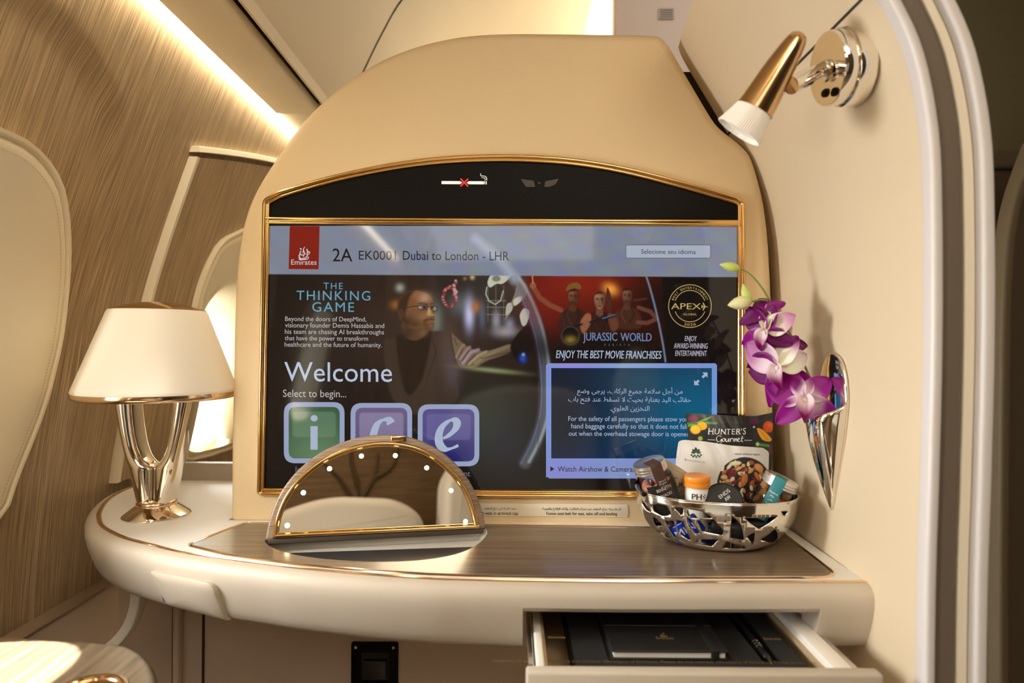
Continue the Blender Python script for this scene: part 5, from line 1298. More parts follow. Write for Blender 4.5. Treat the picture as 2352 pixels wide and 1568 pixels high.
HOLES = [[(275, 915), (310, 950), (362, 1030), (322, 1015), (285, 960)], [(352, 975), (412, 948), (455, 955), (490, 962), (535, 1052), (455, 1066), (385, 1022)], [(552, 968), (636, 985), (616, 1066)],
    [(368, 1062), (412, 1085), (456, 1135), (410, 1165), (382, 1120)], [(474, 1100), (548, 1100), (585, 1205), (572, 1258), (540, 1230), (504, 1160)], [(568, 1092), (636, 1106), (698, 1262), (678, 1268), (596, 1212)],
    [(668, 1066), (700, 1094), (772, 1214), (738, 1218), (694, 1150)], [(664, 988), (776, 1022), (880, 1068), (872, 1078), (776, 1078), (704, 1080)], [(744, 1102), (888, 1092), (980, 1192), (962, 1226), (792, 1194)],
    [(1046, 1056), (1128, 1132), (1148, 1266), (1034, 1252), (1034, 1180)], [(1150, 1080), (1448, 1062), (1286, 1176), (1212, 1130)], [(1174, 1236), (1242, 1200), (1224, 1318)], [(1420, 1172), (1364, 1304), (1286, 1264)],
    [(944, 1264), (878, 1322), (726, 1298), (772, 1260)], [(1006, 1278), (1158, 1322), (1166, 1343), (966, 1334)], [(1464, 1022), (1534, 1022), (1500, 1066)], [(442, 1200), (498, 1192), (524, 1256), (452, 1234)]]
US, VS = .09, .085
def dens(p):
    out = []
    for i in range(len(p)):
        a, b = Vector(p[i]), Vector(p[(i + 1) % len(p)]); n = max(1, int((b - a).length / .004))
        out += [tuple(a.lerp(b, k / n)) for k in range(n)]
    return out
hl = []
for h in HOLES:
    q = [bowl_at(*p) for p in h]; q = [(a * US, min(.85, max(.06, t)) * VS) for a, t in q]
    hl.append(dens(q)); hl.append(dens([(((2 * PI - a / US) % (2 * PI)) * US, t) for a, t in q]))
UM = 2 * PI * US
hl = [h for h in hl if max(p[0] for p in h) < UM - .003 and min(p[0] for p in h) > .003]
rect = dens([(0, .0), (UM, .0), (UM, VS), (0, VS)])
extra = [(x, y) for x in np.arange(.004, UM, .0055) for y in np.arange(.004, VS, .0055)]
v, fcs = cdt_fill(rect, hl, extra)
bm = bmesh.new(); vv = [bm.verts.new(bs(p[0] / US, p[1] / VS)) for p in v]
for q in fcs:
    try: bm.faces.new([vv[i] for i in q])
    except ValueError: pass
bmesh.ops.remove_doubles(bm, verts=bm.verts, dist=2e-5)
o = obj('bowl_wall', fix(bm), M['steel'], bowl, smooth=70); sm = o.modifiers.new('thickness', 'SOLIDIFY'); sm.thickness = .0014; sm.offset = 0
obj('bowl_base', rings([[bs(2 * PI * k / 72, 0, f_) for k in range(72)] for f_ in (1.0, .6, .02)], True, False, True), M['steel'], bowl, smooth=60)
obj('rim', rings([[bs(2 * PI * k / 96, 1) + Vector((0, 0, z)) + Vector((math.cos(2 * PI * k / 96), math.sin(2 * PI * k / 96), 0)) * d for k in range(96)] for d, z in ((.0008, -.001), (.0014, .0004), (.0004, .0012), (-.001, .0006), (-.0012, -.001))]), M['steel'], bowl, smooth=80)

# ================================================================== SNACKS
def pouch(name, label, pl, out_px, base, bulge, pic, step_keep=1.0, group=None, tex=None, thick=.012, cat='snack packet'):
    """a filled packet: rounded solid with a printed face"""
    root = thing(name, label, cat, m=pl.m, group=group)
    lo = [pl.loc(*p) for p in out_px]
    xs = [p[0] for p in lo]; zs_ = [p[1] for p in lo]; x0, x1, z0, z1 = min(xs), max(xs), min(zs_), max(zs_)
    def off(a, b):
        s_, t_ = (a - x0) / (x1 - x0) * 2 - 1, (b - z0) / (z1 - z0) * 2 - 1
        s_, t_ = max(-1, min(1, s_)), max(-1, min(1, t_))
        return bulge * (1 - abs(s_) ** 2.6) * (1 - abs(t_) ** 3.0) + .0006 * math.sin(a * 260 + b * 90) * (1 - s_ * s_)
    lo2 = [tuple(p) for p in rounded(lo, .003, 3)]
    if area2(lo2) < 0: lo2 = lo2[::-1]
    n = 10; rs = []
    c = (sum(p[0] for p in lo2) / len(lo2), sum(p[1] for p in lo2) / len(lo2))
    for k in range(n + 1):
        q = [(c[0] + (p[0] - c[0]) * (k / n), c[1] + (p[1] - c[1]) * (k / n)) for p in lo2]; rs.append([Vector((p[0], thick + .8 * off(*p), p[1])) for p in q])
    for k in range(n, -1, -1):
        q = [(c[0] + (p[0] - c[0]) * (k / n), c[1] + (p[1] - c[1]) * (k / n)) for p in lo2]; rs.append([Vector((p[0], thick - .0012 - off(*p), p[1])) for p in q])
    body = obj('packet_body', rings(rs[1:-1], True, True, True), base, root, smooth=60)
    fsurf = lambda d: (lambda px, py: (lambda a, b: Vector((a, thick - .0012 - off(a, b) - d, b)))(*pl.loc(px, py)))
    face = None
    if pic is not None:
        cc = (sum(p[0] for p in out_px) / len(out_px), sum(p[1] for p in out_px) / len(out_px))
        keep = [(cc[0] + (p[0] - cc[0]) * .985, cc[1] + (p[1] - cc[1]) * .985) for p in [tuple(q) for q in rounded(out_px, 4, 4)]]
        face = pic.mesh('printed_face', fsurf(.0003), tex, root, keep)
    return root, face or body, fsurf
M['print_gloss'] = vcol('glossy_print', .32); M['print_matt'] = vcol('matt_print', .5)
# black packet at the back
pl1 = Plane(P(1680, 1150, .952), (1, -.10, 0), (0, .12, 1))
out1 = [(1577, 947), (1640, 951.5), (1700, 955), (1740, 955), (1783, 946.5), (1781, 985), (1778, 1060), (1768, 1130), (1745, 1172), (1610, 1172), (1598, 1130), (1588, 1050), (1582, 990)]
p1 = Picture(1572, 940, 1788, 1204, 1.3, (34, 32, 32))
for k in range(7): p1.line([(1575, 949 + k * 2.6), (1690, 956 + k * 2.6), (1785, 948 + k * 2.6)], 1.0, (74, 74, 74), 1, .7)
p1.ell(1594, 962, 11, 8, (128, 40, 96), 2, .9); p1.ell(1735, 968, 13, 7, (84, 20, 62), 2, .9); p1.ell(1774, 1032, 8, 12, (90, 30, 66), 2, .8)
p1.line([(1578, 974), (1614, 970), (1648, 972)], 4.5, (70, 150, 50), 2); p1.line([(1582, 979), (1610, 968), (1634, 958)], 4, (96, 176, 70), 2); p1.line([(1580, 970), (1610, 973)], 3, (50, 120, 40), 2)
p1.ell(1614, 978, 11.5, 9.5, (236, 184, 30), 1.5); p1.ell(1599.5, 986, 12, 11, (246, 198, 40), 1.5); p1.line([tuple(q) for q in ell(1599.5, 986, 11.4, 10.4, 24)] + [(1611, 986)], 1.3, (176, 110, 20), 1, .8); p1.glow(1597, 984, 6, 5, (255, 220, 90), .6)
p1.ell(1769, 980, 13, 13, (206, 76, 24), 2); p1.glow(1771, 976, 6, 6, (236, 120, 50), .7); p1.smooth([(1741, 984), (1756, 988), (1776, 1008), (1770, 1014), (1752, 1008)], (240, 168, 34), 1.5); p1.line([(1745, 986), (1768, 1011)], 1.2, (190, 110, 16), 1)
p1.line([(1740, 1020), (1768, 1024)], 6, (84, 150, 52), 2); p1.ell(1742, 1020, 4, 4.5, (190, 214, 130), 1.5); p1.ell(1610, 1007, 5, 5, (160, 190, 80), 2)
h_, hf, hs = pouch('snack_packet', 'black packet with vegetables and white lettering, standing at the back of the bowl', pl1, out1, mat('black_foil', (.018, .017, .017), .35), .009, p1, tex=M['print_gloss'])
b = bmesh.new(); f = hs(.0008)
x = 1627
for ch, wd, hh in (('H', 14.5, 14.5), ('U', 13.5, 13), ('N', 13.5, 12.5), ('T', 11, 13), ('E', 10, 13), ('R', 12, 13.5), ("'", 3, 13.5), ('S', 9, 15)):
    g = glyphs(ch, .012)[0]
    if ch == "'": add_text(b, ch, x + .5, x + wd - 1, 997.5, f, .02, shear=.12, h=hh)
    else:
        add_text(b, ch, x + .6, x + wd - .8, 997.5 - abs(x - 1680) * .012, f, .018, shear=.12, h=hh)
        if ch in 'HNTR':
            for sx_ in ((.6, wd - 3.2) if ch in 'HN' else (wd * .3,)): add_poly(b, [(x + sx_ - .6, 997.4), (x + sx_ + 3.2, 997.4), (x + sx_ + 3.2, 996.6), (x + sx_ - .6, 996.6)], f)
    x += wd + .3
obj('brand_lettering', b, M['white_ink'], hf, smooth=0)
b = bmesh.new(); kk = lambda pts, w_=2.2: nib(b, pts, f, w_, .35, 30, 5)
kk([(1658, 1002), (1651, 1000.5), (1646.5, 1006), (1648, 1013), (1654, 1013.5), (1658, 1008), (1657, 1016), (1651, 1020), (1646, 1017)]); kk([(1663, 1006), (1659.5, 1010), (1662, 1014), (1666, 1010), (1663, 1006)]); kk([(1668, 1006.5), (1667.5, 1012), (1671, 1014), (1674.5, 1006.5), (1674, 1013), (1677, 1013)])
kk([(1678, 1006.5), (1678, 1014)]); kk([(1678, 1010), (1681.5, 1006), (1683.5, 1008)]); kk([(1685, 1014), (1686, 1007), (1688.5, 1009), (1688, 1014), (1691, 1007), (1693, 1009), (1692.5, 1014)]); kk([(1695.5, 1011), (1699, 1008), (1697, 1006), (1695, 1011), (1698, 1014), (1702, 1012)]); kk([(1706, 1001), (1704, 1012), (1707, 1014)]); kk([(1702.5, 1006), (1709, 1006)], 1.6)
add_poly(b, [(1626, 1009), (1643, 1009.6), (1643, 1010.8), (1626, 1010.2)], f); add_poly(b, [(1710, 1010), (1728, 1010.4), (1728, 1011.6), (1710, 1011.2)], f)
obj('script_lettering', b, M['white_ink'], hf, smooth=0)
b = bmesh.new(); ring_poly(b, ell(1734, 980.5, 2.6, 2.6, 16), ell(1734, 980.5, 2.0, 2.0, 16), f); add_text(b, 'R', 1733, 1735.2, 981.8, f, h=2.6)
obj('registered_mark', b, M['white_ink'], hf, smooth=0)

# white pouch with the nut picture
pl2 = Plane(P(1660, 1150, .930), (1, -.06, 0), (0, .16, 1))
out2 = [(1562, 1013), (1574, 1009.5), (1620, 1013), (1684, 1023), (1758, 1028), (1772, 1038), (1771, 1078), (1766, 1130), (1745, 1188), (1595, 1188), (1570, 1130), (1555, 1072), (1558, 1040)]
p2 = Picture(1552, 1005, 1776, 1208, 1.15, (226, 224, 220))
p2.glow(1585, 1030, 30, 14, (238, 238, 236), .5); p2.line([(1556, 1072), (1566, 1040), (1564, 1012)], 2, (205, 203, 200), 3, .6)
disc = lambda a=1: p2.ell(1712, 1112, 64, 62, (20, 16, 18), 1.5, a)
disc(); p2.line([tuple(q) for q in ell(1712, 1112, 64, 62, 40)], 1.2, (60, 56, 54), 1)
random.seed(11)
nutcol = [(196, 124, 62), (226, 200, 152), (168, 96, 46), (120, 30, 34), (72, 26, 34), (206, 150, 84), (232, 222, 196), (150, 84, 44), (40, 26, 30), (214, 170, 110)]
for k in range(95):
    a, r = random.uniform(0, 2 * PI), math.sqrt(random.random()) * 57; x, y = 1712 + math.cos(a) * r, 1113 + math.sin(a) * r * .96
    c = random.choice(nutcol); rx, ry, an = random.uniform(4, 9), random.uniform(2.6, 5), random.uniform(0, PI)
    p2.ell(x + .8, y + 1.2, rx, ry, (14, 10, 10), 2, .7, an); p2.ell(x, y, rx, ry, c, 1.2, 1, an); p2.glow(x - 1, y - 1, rx * .5, ry * .5, tuple(min(255, int(v * 1.25)) for v in c), .6, an); p2.line([(x - rx * .5 * math.cos(an), y - rx * .5 * math.sin(an)), (x + rx * .5 * math.cos(an), y + rx * .5 * math.sin(an))], .8, tuple(int(v * .6) for v in c), .8, .5)
for x, y, rx, ry, an, c in ((1690, 1064, 14, 5, -.1, (230, 214, 176)), (1746, 1074, 12, 8, .6, (200, 138, 76)), (1684, 1086, 9, 9, 0, (112, 28, 34)), (1711, 1102, 7, 15, .3, (190, 116, 60)), (1664, 1096, 8, 5, 0, (214, 176, 130)), (1742, 1094, 12, 5, 1.0, (176, 102, 54))):
    p2.ell(x, y, rx, ry, c, 1.2, 1, an); p2.glow(x - 2, y - 2, rx * .5, ry * .5, tuple(min(255, int(v * 1.2)) for v in c), .7, an)
w_, wf, ws = pouch('snack_pouch', 'white pouch with leaf emblem and a round picture of nuts', pl2, out2, mat('white_pouch', (.75, .74, .72), .4), .009, p2, tex=M['print_matt'], cat='snack pouch')
b = bmesh.new(); f = ws(.0008)
for a, L in ((-90, 15), (-130, 13.5), (-50, 13.5), (-165, 12), (-15, 12)):
    c, q = math.cos(math.radians(a)), math.sin(math.radians(a)); bx, by = 1600.5, 1041
    add_poly(b, [(bx + c * L * t - q * s_ * L * .22, by + q * L * t + c * s_ * L * .22) for t, s_ in ((.12, 0), (.45, 1), (.72, .9), (1, 0), (.72, -.9), (.45, -1))], f)
for k in range(7): add_poly(b, ell(1590 + k * 3.6, 1046.5 + (3 if k % 2 else 0) - abs(k - 3) * .6, 2.3, 2.1, 10), f)
obj('leaf_emblem', b, mat('dark_green_print', (.03, .075, .05), .6), wf, smooth=0)
b = bmesh.new(); add_text(b, 'Brookfarm', 1575, 1620, 1057.5, f, -.004, space=1.5, slope=.13, ys=.95)
obj('brand_lettering', b, mat('grey_print', (.16, .16, .15), .6), wf, smooth=0)
b = bmesh.new(); add_text(b, 'snack without regret', 1690, 1749, 1044, f, .006, slope=.03)
obj('slogan_lettering', b, M['ink'], wf, smooth=0)

# paper bag with script, behind the left jar
pl3 = Plane(P(1560, 1130, .915), (1, -.1, 0), (0, .1, 1))
out3 = [(1524, 1052), (1560, 1072), (1594, 1096), (1598, 1150), (1592, 1195), (1545, 1195), (1530, 1130)]
p3 = Picture(1520, 1046, 1604, 1220, 1.5, (176, 156, 126)); p3.glow(1560, 1085, 26, 14, (206, 188, 160), .7); p3.line([(1540, 1072), (1590, 1102)], 1.4, (130, 112, 84), 2, .6)
k_, kf, ks = pouch('paper_packet', 'tan paper packet with dark script, tucked between the almond jar and the orange-capped tube', pl3, out3, mat('tan_paper', (.42, .34, .23), .5), .006, p3, tex=M['print_matt'], thick=.008)
b = bmesh.new(); f = ks(.0008); kk = lambda pts, w_=2.0: nib(b, pts, f, w_, .35, 30, 5)
kk([(1556, 1098), (1549, 1097), (1551, 1106), (1553, 1114), (1548, 1115), (1556, 1117), (1562, 1118)]); kk([(1561, 1107), (1560, 1113), (1563, 1115), (1565, 1108)]); kk([(1566, 1108), (1566, 1118)]); kk([(1566, 1112), (1570, 1108), (1571, 1118), (1574, 1116)]); kk([(1558, 1136), (1564, 1128), (1574, 1126)], 1.4)
add_text(b, 'LLE', 1560, 1574, 1141, f, .01, slope=.15, h=8)
obj('script_lettering', b, mat('dark_brown_print', (.05, .03, .015), .6), kf, smooth=0)

# jars
def jar_at(name, label, top, bot, r, lid_r, lid_h, yaw, strip, strip_c, words, group=None):
    d = top - bot; H = d.length; mx = Matrix.Translation(bot) @ frame_to(d, (0, -1, 0)) @ Matrix.Rotation(yaw, 4, 'Z')
    t = thing(name, label, 'jar', m=mx, group=group)
    hb = H - lid_h
    obj('glass_body', lathe([(.0005, .0005), (r * .9, 0), (r, .003), (r, hb * .84), (r * .97, hb * .90), (lid_r * .95, hb * .96), (lid_r * .95, hb)], 48), M['jar_glass'], t, smooth=60)
    ld = [(lid_r * .95, hb), (lid_r, hb + .0006)]
    for k in range(3): ld += [(lid_r, hb + .001 + k * lid_h * .27), (lid_r * 1.02, hb + .002 + k * lid_h * .27), (lid_r * 1.02, hb + .0028 + k * lid_h * .27), (lid_r, hb + .0038 + k * lid_h * .27)]
    ld += [(lid_r, H - .0025), (lid_r * .985, H - .0005), (lid_r * .94, H), (.0004, H)]
    obj('lid', lathe(ld, 64), M['alu'], t, smooth=30)
    return t, hb, H
def band(r, z0, z1, a0, a1, n=28):
    return rings([[Vector((r * math.cos(a0 + (a1 - a0) * k / n), r * math.sin(a0 + (a1 - a0) * k / n), z)) for k in range(n + 1)] for z in (z0, z1)], False)
def strip_over(r, lr, hb, H, a, wd, z0, n=8):
    pa = [(r + .0004, z0), (r + .0004, hb * .80), (r * .97 + .0005, hb * .88), (lr * 1.03 + .0004, hb), (lr * 1.03 + .0004, H - .002), (lr * .98, H + .0006), (lr * .5, H + .0006), (0.0, H + .0006)]
    rs = []
    for rr, z in pa:
        row = []
        for k in range(n + 1):
            s_ = (k / n - .5) * wd
            if rr > wd * .5: b_ = math.asin(max(-1, min(1, s_ / rr))); row.append(Vector((rr * math.cos(a + b_), rr * math.sin(a + b_), z)))
            else: row.append(Vector((rr * math.cos(a) - s_ * math.sin(a), rr * math.sin(a) + s_ * math.cos(a), z)))
        rs.append(row)
    return rings(rs, False)
def text_on(r, a0, z0, s_, wd, hh, mx=None, bold=.01):
    """letters wrapped on a cylinder, reading along +angle"""
    b = bmesh.new(); add_text(b, s_, -wd / 2, wd / 2, 0, lambda x, y: Vector((r * math.cos(a0 + x / r), r * math.sin(a0 + x / r), z0 - y)), bold, slope=0, h=hh); return b
def join(bms):
    o_ = bmesh.new()
    for q in bms:
        me = bpy.data.meshes.new('j'); q.to_mesh(me); q.free(); o_.from_mesh(me); bpy.data.meshes.remove(me)
    return o_
def camera_angle(mx):
    c = mx.inverted() @ Vector((0, 0, ZC)); return math.atan2(c.y, c.x)
# almond jar, leaning left
jt, jb = P(1489, 1059, .897), P(1533, 1188, .906)
J1, hb, H = jar_at('snack_jar', 'clear jar of pink almonds with a brown strip over its lid', jt, jb, .0255, .0222, .0145, 0, None, None, None)
aF = camera_angle(J1.matrix_world)
obj('seal_strip', strip_over(.0255, .0222, hb, H, aF + .36, .0165, hb * .45), mat('brown_label', (.075, .032, .022), .5), J1, smooth=50)
lb = obj('front_label', band(.0259, hb * .14, hb * .83, aF - .55, aF + 1.5), mat('black_label', (.018, .015, .013), .45), J1, smooth=60)
obj('label_lettering', join([text_on(.0262, aF + .34, hb * .69, "BENNETT'S", .0225, .0042), text_on(.0262, aF + .34, hb * .57, 'SNACKS', .0180, .0042)]), M['white_ink'], lb, smooth=0)
b1 = text_on(.0262, aF + .36, hb * .86, 'Almond', .0105, .0027); b2 = text_on(.0262, aF + .36, hb * .81, 'Dragees', .0112, .0027); b3 = text_on(.0262, aF + .36, hb * .755, arabic('دراجيه اللوز'), .0105, .0022)
obj('strip_lettering', join([b1, b2, b3]), M['white_ink'], J1, smooth=0)
pink = mat('pink_sugar_shell', (.55, .22, .17), .3)
almond_me = None
mj = J1.matrix_world.copy()
k = 0
for lay in range(4):
    for j in range(5):
        a = j * 2 * PI / 5 + lay * .6; z = .010 + lay * .0135; r = .0150
        if almond_me is None:
            o = obj('almond', lathe([(.0003, -.0098), (.0035, -.0088), (.0056, -.005), (.0062, 0), (.0052, .005), (.003, .0088), (.0003, .0100)], 16), pink); almond_me = o.data
        else:
            o = bpy.data.objects.new('almond', almond_me); COL.objects.link(o)
        tag(o, 'pink sugar-coated almond inside the jar with the brown strip', 'almond', 'pink almonds in the leaning jar')
        o.matrix_world = mj @ Matrix.Translation((r * math.cos(a), r * math.sin(a), z)) @ Matrix.Rotation(a, 4, 'Z') @ Matrix.Rotation(1.2 + .25 * math.sin(k * 2.1), 4, 'X')
        k += 1
# nut jar, leaning right
jt, jb = P(1798, 1096, .890), P(1741, 1210, .899)
J2, hb, H = jar_at('snack_jar', 'clear jar of nut mix with a teal strip over its lid, right in the bowl', jt, jb, .0255, .0232, .0145, 0, None, None, None)
aF = camera_angle(J2.matrix_world)
obj('seal_strip', strip_over(.0255, .0232, hb, H, aF - .05, .0155, hb * .25), mat('teal_label', (.02, .20, .23), .5), J2, smooth=50)
lb = obj('front_label', band(.0259, hb * .10, hb * .50, aF - 1.3, aF + 1.3), M['black_satin'], J2, smooth=60)
obj('label_lettering', join([text_on(.0262, aF - .25, hb * .40, "BENNETT'S", .0235, .0040), text_on(.0262, aF - .25, hb * .28, 'SNACKS', .0185, .0040)]), M['white_ink'], lb, smooth=0)
obj('strip_lettering', join([text_on(.0266, aF - .05, hb * .88, 'Madinat', .0115, .0030), text_on(.0262, aF - .05, hb * .80, 'Mix', .0055, .0030), text_on(.0262, aF - .05, hb * .72, arabic('مكس'), .0060, .0026), text_on(.0262, aF - .05, hb * .64, arabic('المدينة'), .0095, .0026)]), M['white_ink'], J2, smooth=0)
mj = J2.matrix_world.copy(); nm = [mat('toasted_nut', (.36, .17, .06), .45), mat('orange_nut', (.50, .22, .06), .45), mat('dark_nut', (.20, .08, .035), .45)]
nut_me = []
for mm_ in nm:
    o = obj('nut', lathe([(.0003, -.007), (.004, -.006), (.0066, -.002), (.0064, .002), (.0042, .006), (.0003, .007)], 14), mm_); nut_me.append(o.data); bpy.data.objects.remove(o)
k = 0
for lay in range(5):
    for j in range(5):
        a = j * 2 * PI / 5 + lay * .9; z = .008 + lay * .0125
        o = bpy.data.objects.new('nut', nut_me[k % 3]); COL.objects.link(o)
        tag(o, 'brown roasted nut inside the jar with the teal strip', 'nut', 'nut mix in the teal-labelled jar')
        o.matrix_world = mj @ Matrix.Translation((.0155 * math.cos(a), .0155 * math.sin(a), z)) @ Matrix.Rotation(a + k, 4, 'Z') @ Matrix.Rotation(.8 * math.sin(k * 1.7), 4, 'X'); k += 1
# tube with an orange cap
ct = P(1600, 1091, .888); cb = Vector((ct.x + .001, ct.y + .002, TZ + .0045)); d = ct - cb; H = d.length
tb = thing('vitamin_tube', 'white tube with orange screw cap and bold black letters, upright in the bowl', 'tube', m=Matrix.Translation(cb) @ frame_to(d, (0, -1, 0)))
aF = camera_angle(tb.matrix_world); r = .0158
obj('tube_body', lathe([(.0004, 0), (r * .95, 0), (r, .002), (r, H - .0135), (r * .9, H - .012), (r * .9, H - .010)], 48), mat('white_tube', (.80, .79, .76), .35), tb, smooth=50)
obj('cap', lathe([(r * .9, H - .0145), (r * 1.13, H - .0145), (r * 1.14, H - .0132), (r * 1.14, H - .0095), (r * 1.10, H - .009), (r * 1.12, H - .0085), (r * 1.14, H - .0015), (r * 1.09, H), (r * .9, H - .0004), (.0004, H - .0004)], 56), mat('orange_cap', (.86, .30, .025), .35), tb, smooth=40)
dots = bmesh.new()
for dx, dz, q in ((.0095, 0, .0010), (.0112, .0022, .0008), (.0118, -.0012, .0009), (.0128, .0008, .0007), (.0104, -.0026, .0008)):
    add_poly(dots, ell(dx, dz, q, q, 10), lambda x, y: Vector(((r + .0003) * math.cos(aF + x / r), (r + .0003) * math.sin(aF + x / r), H - .0255 + y)))
obj('tube_lettering', join([text_on(r + .0003, aF + .02, H - .0295, 'PH', .0130, .0078, bold=.05), text_on(r + .0003, aF + .02, H - .0395, 'LIFE', .0185, .0078, bold=.05), dots]), M['ink'], tb, smooth=0)
# round tub with a black lid
fc_, ax_ = P(1659, 1152, .866), Vector((-.34, -.80, .50)).normalized()
td = thing('snack_tub', 'round tub with a wide black lid facing out over the front rim of the bowl', 'tub', m=Matrix.Translation(fc_) @ frame_to(ax_, (0, 0, 1)))
R = .0268
obj('lid', lathe([(R * .85, -.019), (R, -.0185), (R, -.0022), (R * .97, -.0006), (R * .92, 0), (R * .90, -.0005), (.0004, -.0005)], 56), mat('black_lid', (.012, .012, .013), .42), td, smooth=40)
obj('tub_body', lathe([(R * .84, -.018), (R * .90, -.019), (R * .90, -.044), (R * .86, -.046), (.0004, -.046)], 48), mat('black_tub_label', (.02, .018, .018), .35), td, smooth=50)
b = bmesh.new(); ca, sa = math.cos(.75), math.sin(.75)
for s_, y0, x0, x1 in (('ENDS', .0005, -.004, .0125), ('AW', -.0065, -.0005, .0080)):
    add_text(b, s_, x0, x1, 0, lambda x, y, y0=y0: Vector((x * ca - (y0 - y) * sa + .001, x * sa + (y0 - y) * ca + .006, .0002)), .03, slope=0, h=.0052)
obj('lid_lettering', b, M['white_ink'], td, smooth=0)
# small packets low in the bowl
def packet(name, label, c, size, eul, m, words=None, wm=None, cat='packet'):
    from mathutils import Euler
    mx = BW @ Matrix.Translation(c) @ Euler(eul).to_matrix().to_4x4()
    t = thing(name, label, cat, m=mx); x, y, z = size
    o = obj('wrapper', rbox((-x, -y, -z), (x, y, z), min(x, y, z) * .45, 4), m, t, smooth=60)
    if words:
        b = bmesh.new(); add_text(b, words, -x * .7, x * .7, 0, lambda u, v: Vector((u, -y - .0003, -v - z * .25)), .03, slope=0, h=z * .75); obj('wrapper_lettering', b, wm, o, smooth=0)
    return t
packet('mint_packet', 'shiny blue mint packet low at the left front of the bowl', (-.040, -.052, .026), (.021, .0055, .013), (.28, -.62, -.34), mat('blue_foil', (.010, .035, .36), .25, .2), 'MIN', M['white_ink'])
packet('mint_packet', 'dark blue packet lying below the orange-capped tube', (-.012, -.028, .0085), (.020, .009, .005), (0, .1, .2), mat('navy_foil', (.010, .012, .10), .3))
packet('snack_sachet', 'black sachet with red dots below the black-lidded tub', (.014, -.058, .026), (.024, .0045, .013), (.38, .1, .06), mat('black_sachet', (.012, .010, .011), .4))
packet('snack_sachet', 'black sachet standing on edge under the nut jar', (.058, -.036, .024), (.024, .0045, .013), (.38, .12, .42), mat('black_sachet_matt', (.014, .012, .012), .5))

# ================================================================== DRAWER CONTENTS
TY = DZ - .0145
bx0, bx1 = P(1330, 1530, .66).x, P(1882, 1530, .66).x
gb = thing('gift_box', 'black presentation box with fitted recesses lying in the open drawer', 'box', ((bx0 + bx1) / 2, .80, DZ - .052))
nb0, nb1 = P(1404, 1508, .70).x, P(1672, 1508, .70).x
pen0, pen1 = P(1745, 1450, .745), P(1783, 1508, .69)
rec1 = [(nb0 - .004, .695), (nb1 + .004, .695), (nb1 + .004, .90), (nb0 - .004, .90)]
rec2 = [(pen1.x - .012, .690), (pen1.x + .009, .690), (pen1.x + .009, .86), (pen1.x - .012, .86)]
outb = [(bx0, .6575), (bx1, .6575), (bx1, .96), (bx0, .96)]
v, fcs = cdt_fill(outb, [rec1, rec2])
bm = bmesh.new(); vv = [bm.verts.new((p[0], p[1], TY)) for p in v]
for q in fcs: bm.faces.new([vv[i] for i in q])
obj('tray_top', bm, M['black_paper'], gb, world=True, smooth=0)
for nm_, rc, dp in (('notebook_recess', rec1, .0012), ('pen_recess', rec2, .009)):
    bm = rings([[Vector((p[0], p[1], TY)) for p in rc], [Vector((p[0], p[1], TY - dp)) for p in rc]], True, False, True); obj(nm_, bm, mat('black_recess', (.005, .005, .005), .8), gb, world=True, smooth=0)
obj('box_sides', rings([[Vector((p[0], p[1], TY)) for p in outb], [Vector((p[0], p[1], DZ - .0518)) for p in outb]], True, False, True), M['black_paper'], gb, world=True, smooth=0)
b = bmesh.new(); q = T(1392, 1521, TY - ZC + .0004); q1 = T(1692, 1521, TY - ZC + .0004)
add_text(b, 'Academy of Emirates. Please do not remove this tray.', q.x, q1.x, 0, lambda x, y: Vector((x, q.y - y * 1.3, TY + .0004)), .02, slope=0)
obj('tray_lettering', b, mat('dull_gold_print', (.20, .13, .05), .5, .4), gb, world=True, smooth=0)
nbk = thing('notebook', 'black leather notebook with gold emblem and elastic strap, lying in the box', 'notebook', ((nb0 + nb1) / 2, .79, TY - .010))
NT = TY + .0095
obj('page_block', box((nb0 + .003, .7005, TY + .0012), (nb1 - .003, .889, NT - .0024)), mat('page_edges', (.72, .69, .62), .7), nbk, world=True)
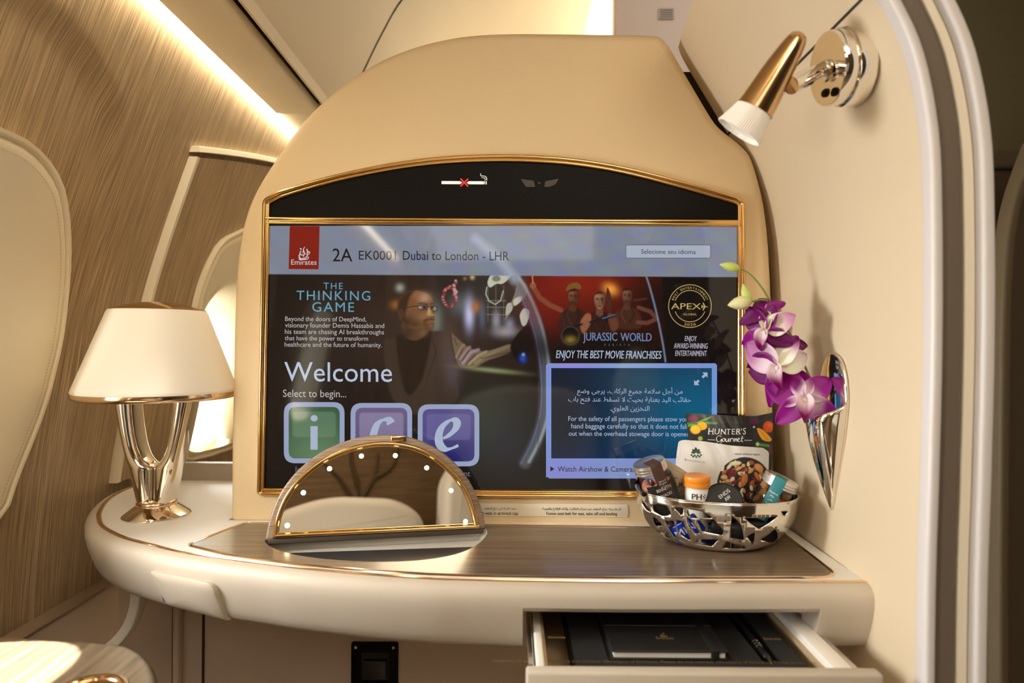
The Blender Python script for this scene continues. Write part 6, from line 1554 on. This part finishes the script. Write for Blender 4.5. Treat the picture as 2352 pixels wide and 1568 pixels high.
obj('cover', rbox((nb0, .698, NT - .0024), (nb1, .893, NT), .0011), M['black_leather'], nbk, world=True)
obj('back_cover', rbox((nb0, .698, TY - .0008), (nb1, .893, TY + .0012), .0008), M['black_leather'], nbk, world=True)
sx = nb0 + (nb1 - nb0) * .855
obj('elastic_strap', rbox((sx, .6970, TY - .001), (sx + .0085, .8935, NT + .0008), .0006), mat('black_elastic', (.006, .006, .006), .6), nbk, world=True)
obj('cover_crease', box((nb0 + .002, .7595, NT - .0003), (nb1 - .001, .7605, NT + .0004)), mat('grey_crease', (.07, .065, .06), .5), nbk, world=True)
b = bmesh.new(); e = T(1528, 1468, NT - ZC); g = lambda x, y: Vector((e.x + x, e.y - y * 1.5, NT + .0004))
add_text(b, 'Emirates', -.0095, .0095, 0, g, .02, slope=0)
for pts in ([(-.001, -.0085), (-.0022, -.0065), (0, -.005), (.0026, -.006)], [(-.0034, -.0062), (-.002, -.0042), (.0024, -.0040), (.0036, -.0058)], [(.001, -.0105), (.0014, -.008), (-.0006, -.0068)]): nib(b, pts, g, .0012, .4, 35, 5)
obj('cover_emblem', b, M['gold_ink'], nbk, world=True, smooth=0)
pn = thing('pen', 'black ballpoint pen with silver rings and tip, lying in the box recess', 'pen', (pen1.x, pen1.y, TY - .006))
p0 = Vector((pen1.x - .0012, .6935, TY - .0042)); dpn = Vector((-.0006, .145, 0))
mp_ = Matrix.Translation(p0) @ frame_to(dpn)
obj('barrel', lathe([(.0028, .016), (.0040, .017), (.0043, .030), (.0043, .1), (.0040, .138), (.0005, .14)], 24, mp_), mat('black_pen', (.012, .012, .013), .3), pn, world=True, smooth=50)
obj('tip', lathe([(.0004, 0), (.0008, .0015), (.0022, .010), (.0036, .0168), (.0005, .0168)], 24, mp_), M['steel'], pn, world=True, smooth=50)
for k in range(3): obj('ring', lathe([(.0040, .040 + k * .006), (.0049, .0404 + k * .006), (.0049, .0434 + k * .006), (.0040, .0438 + k * .006)], 24, mp_), M['steel'], pn, world=True)
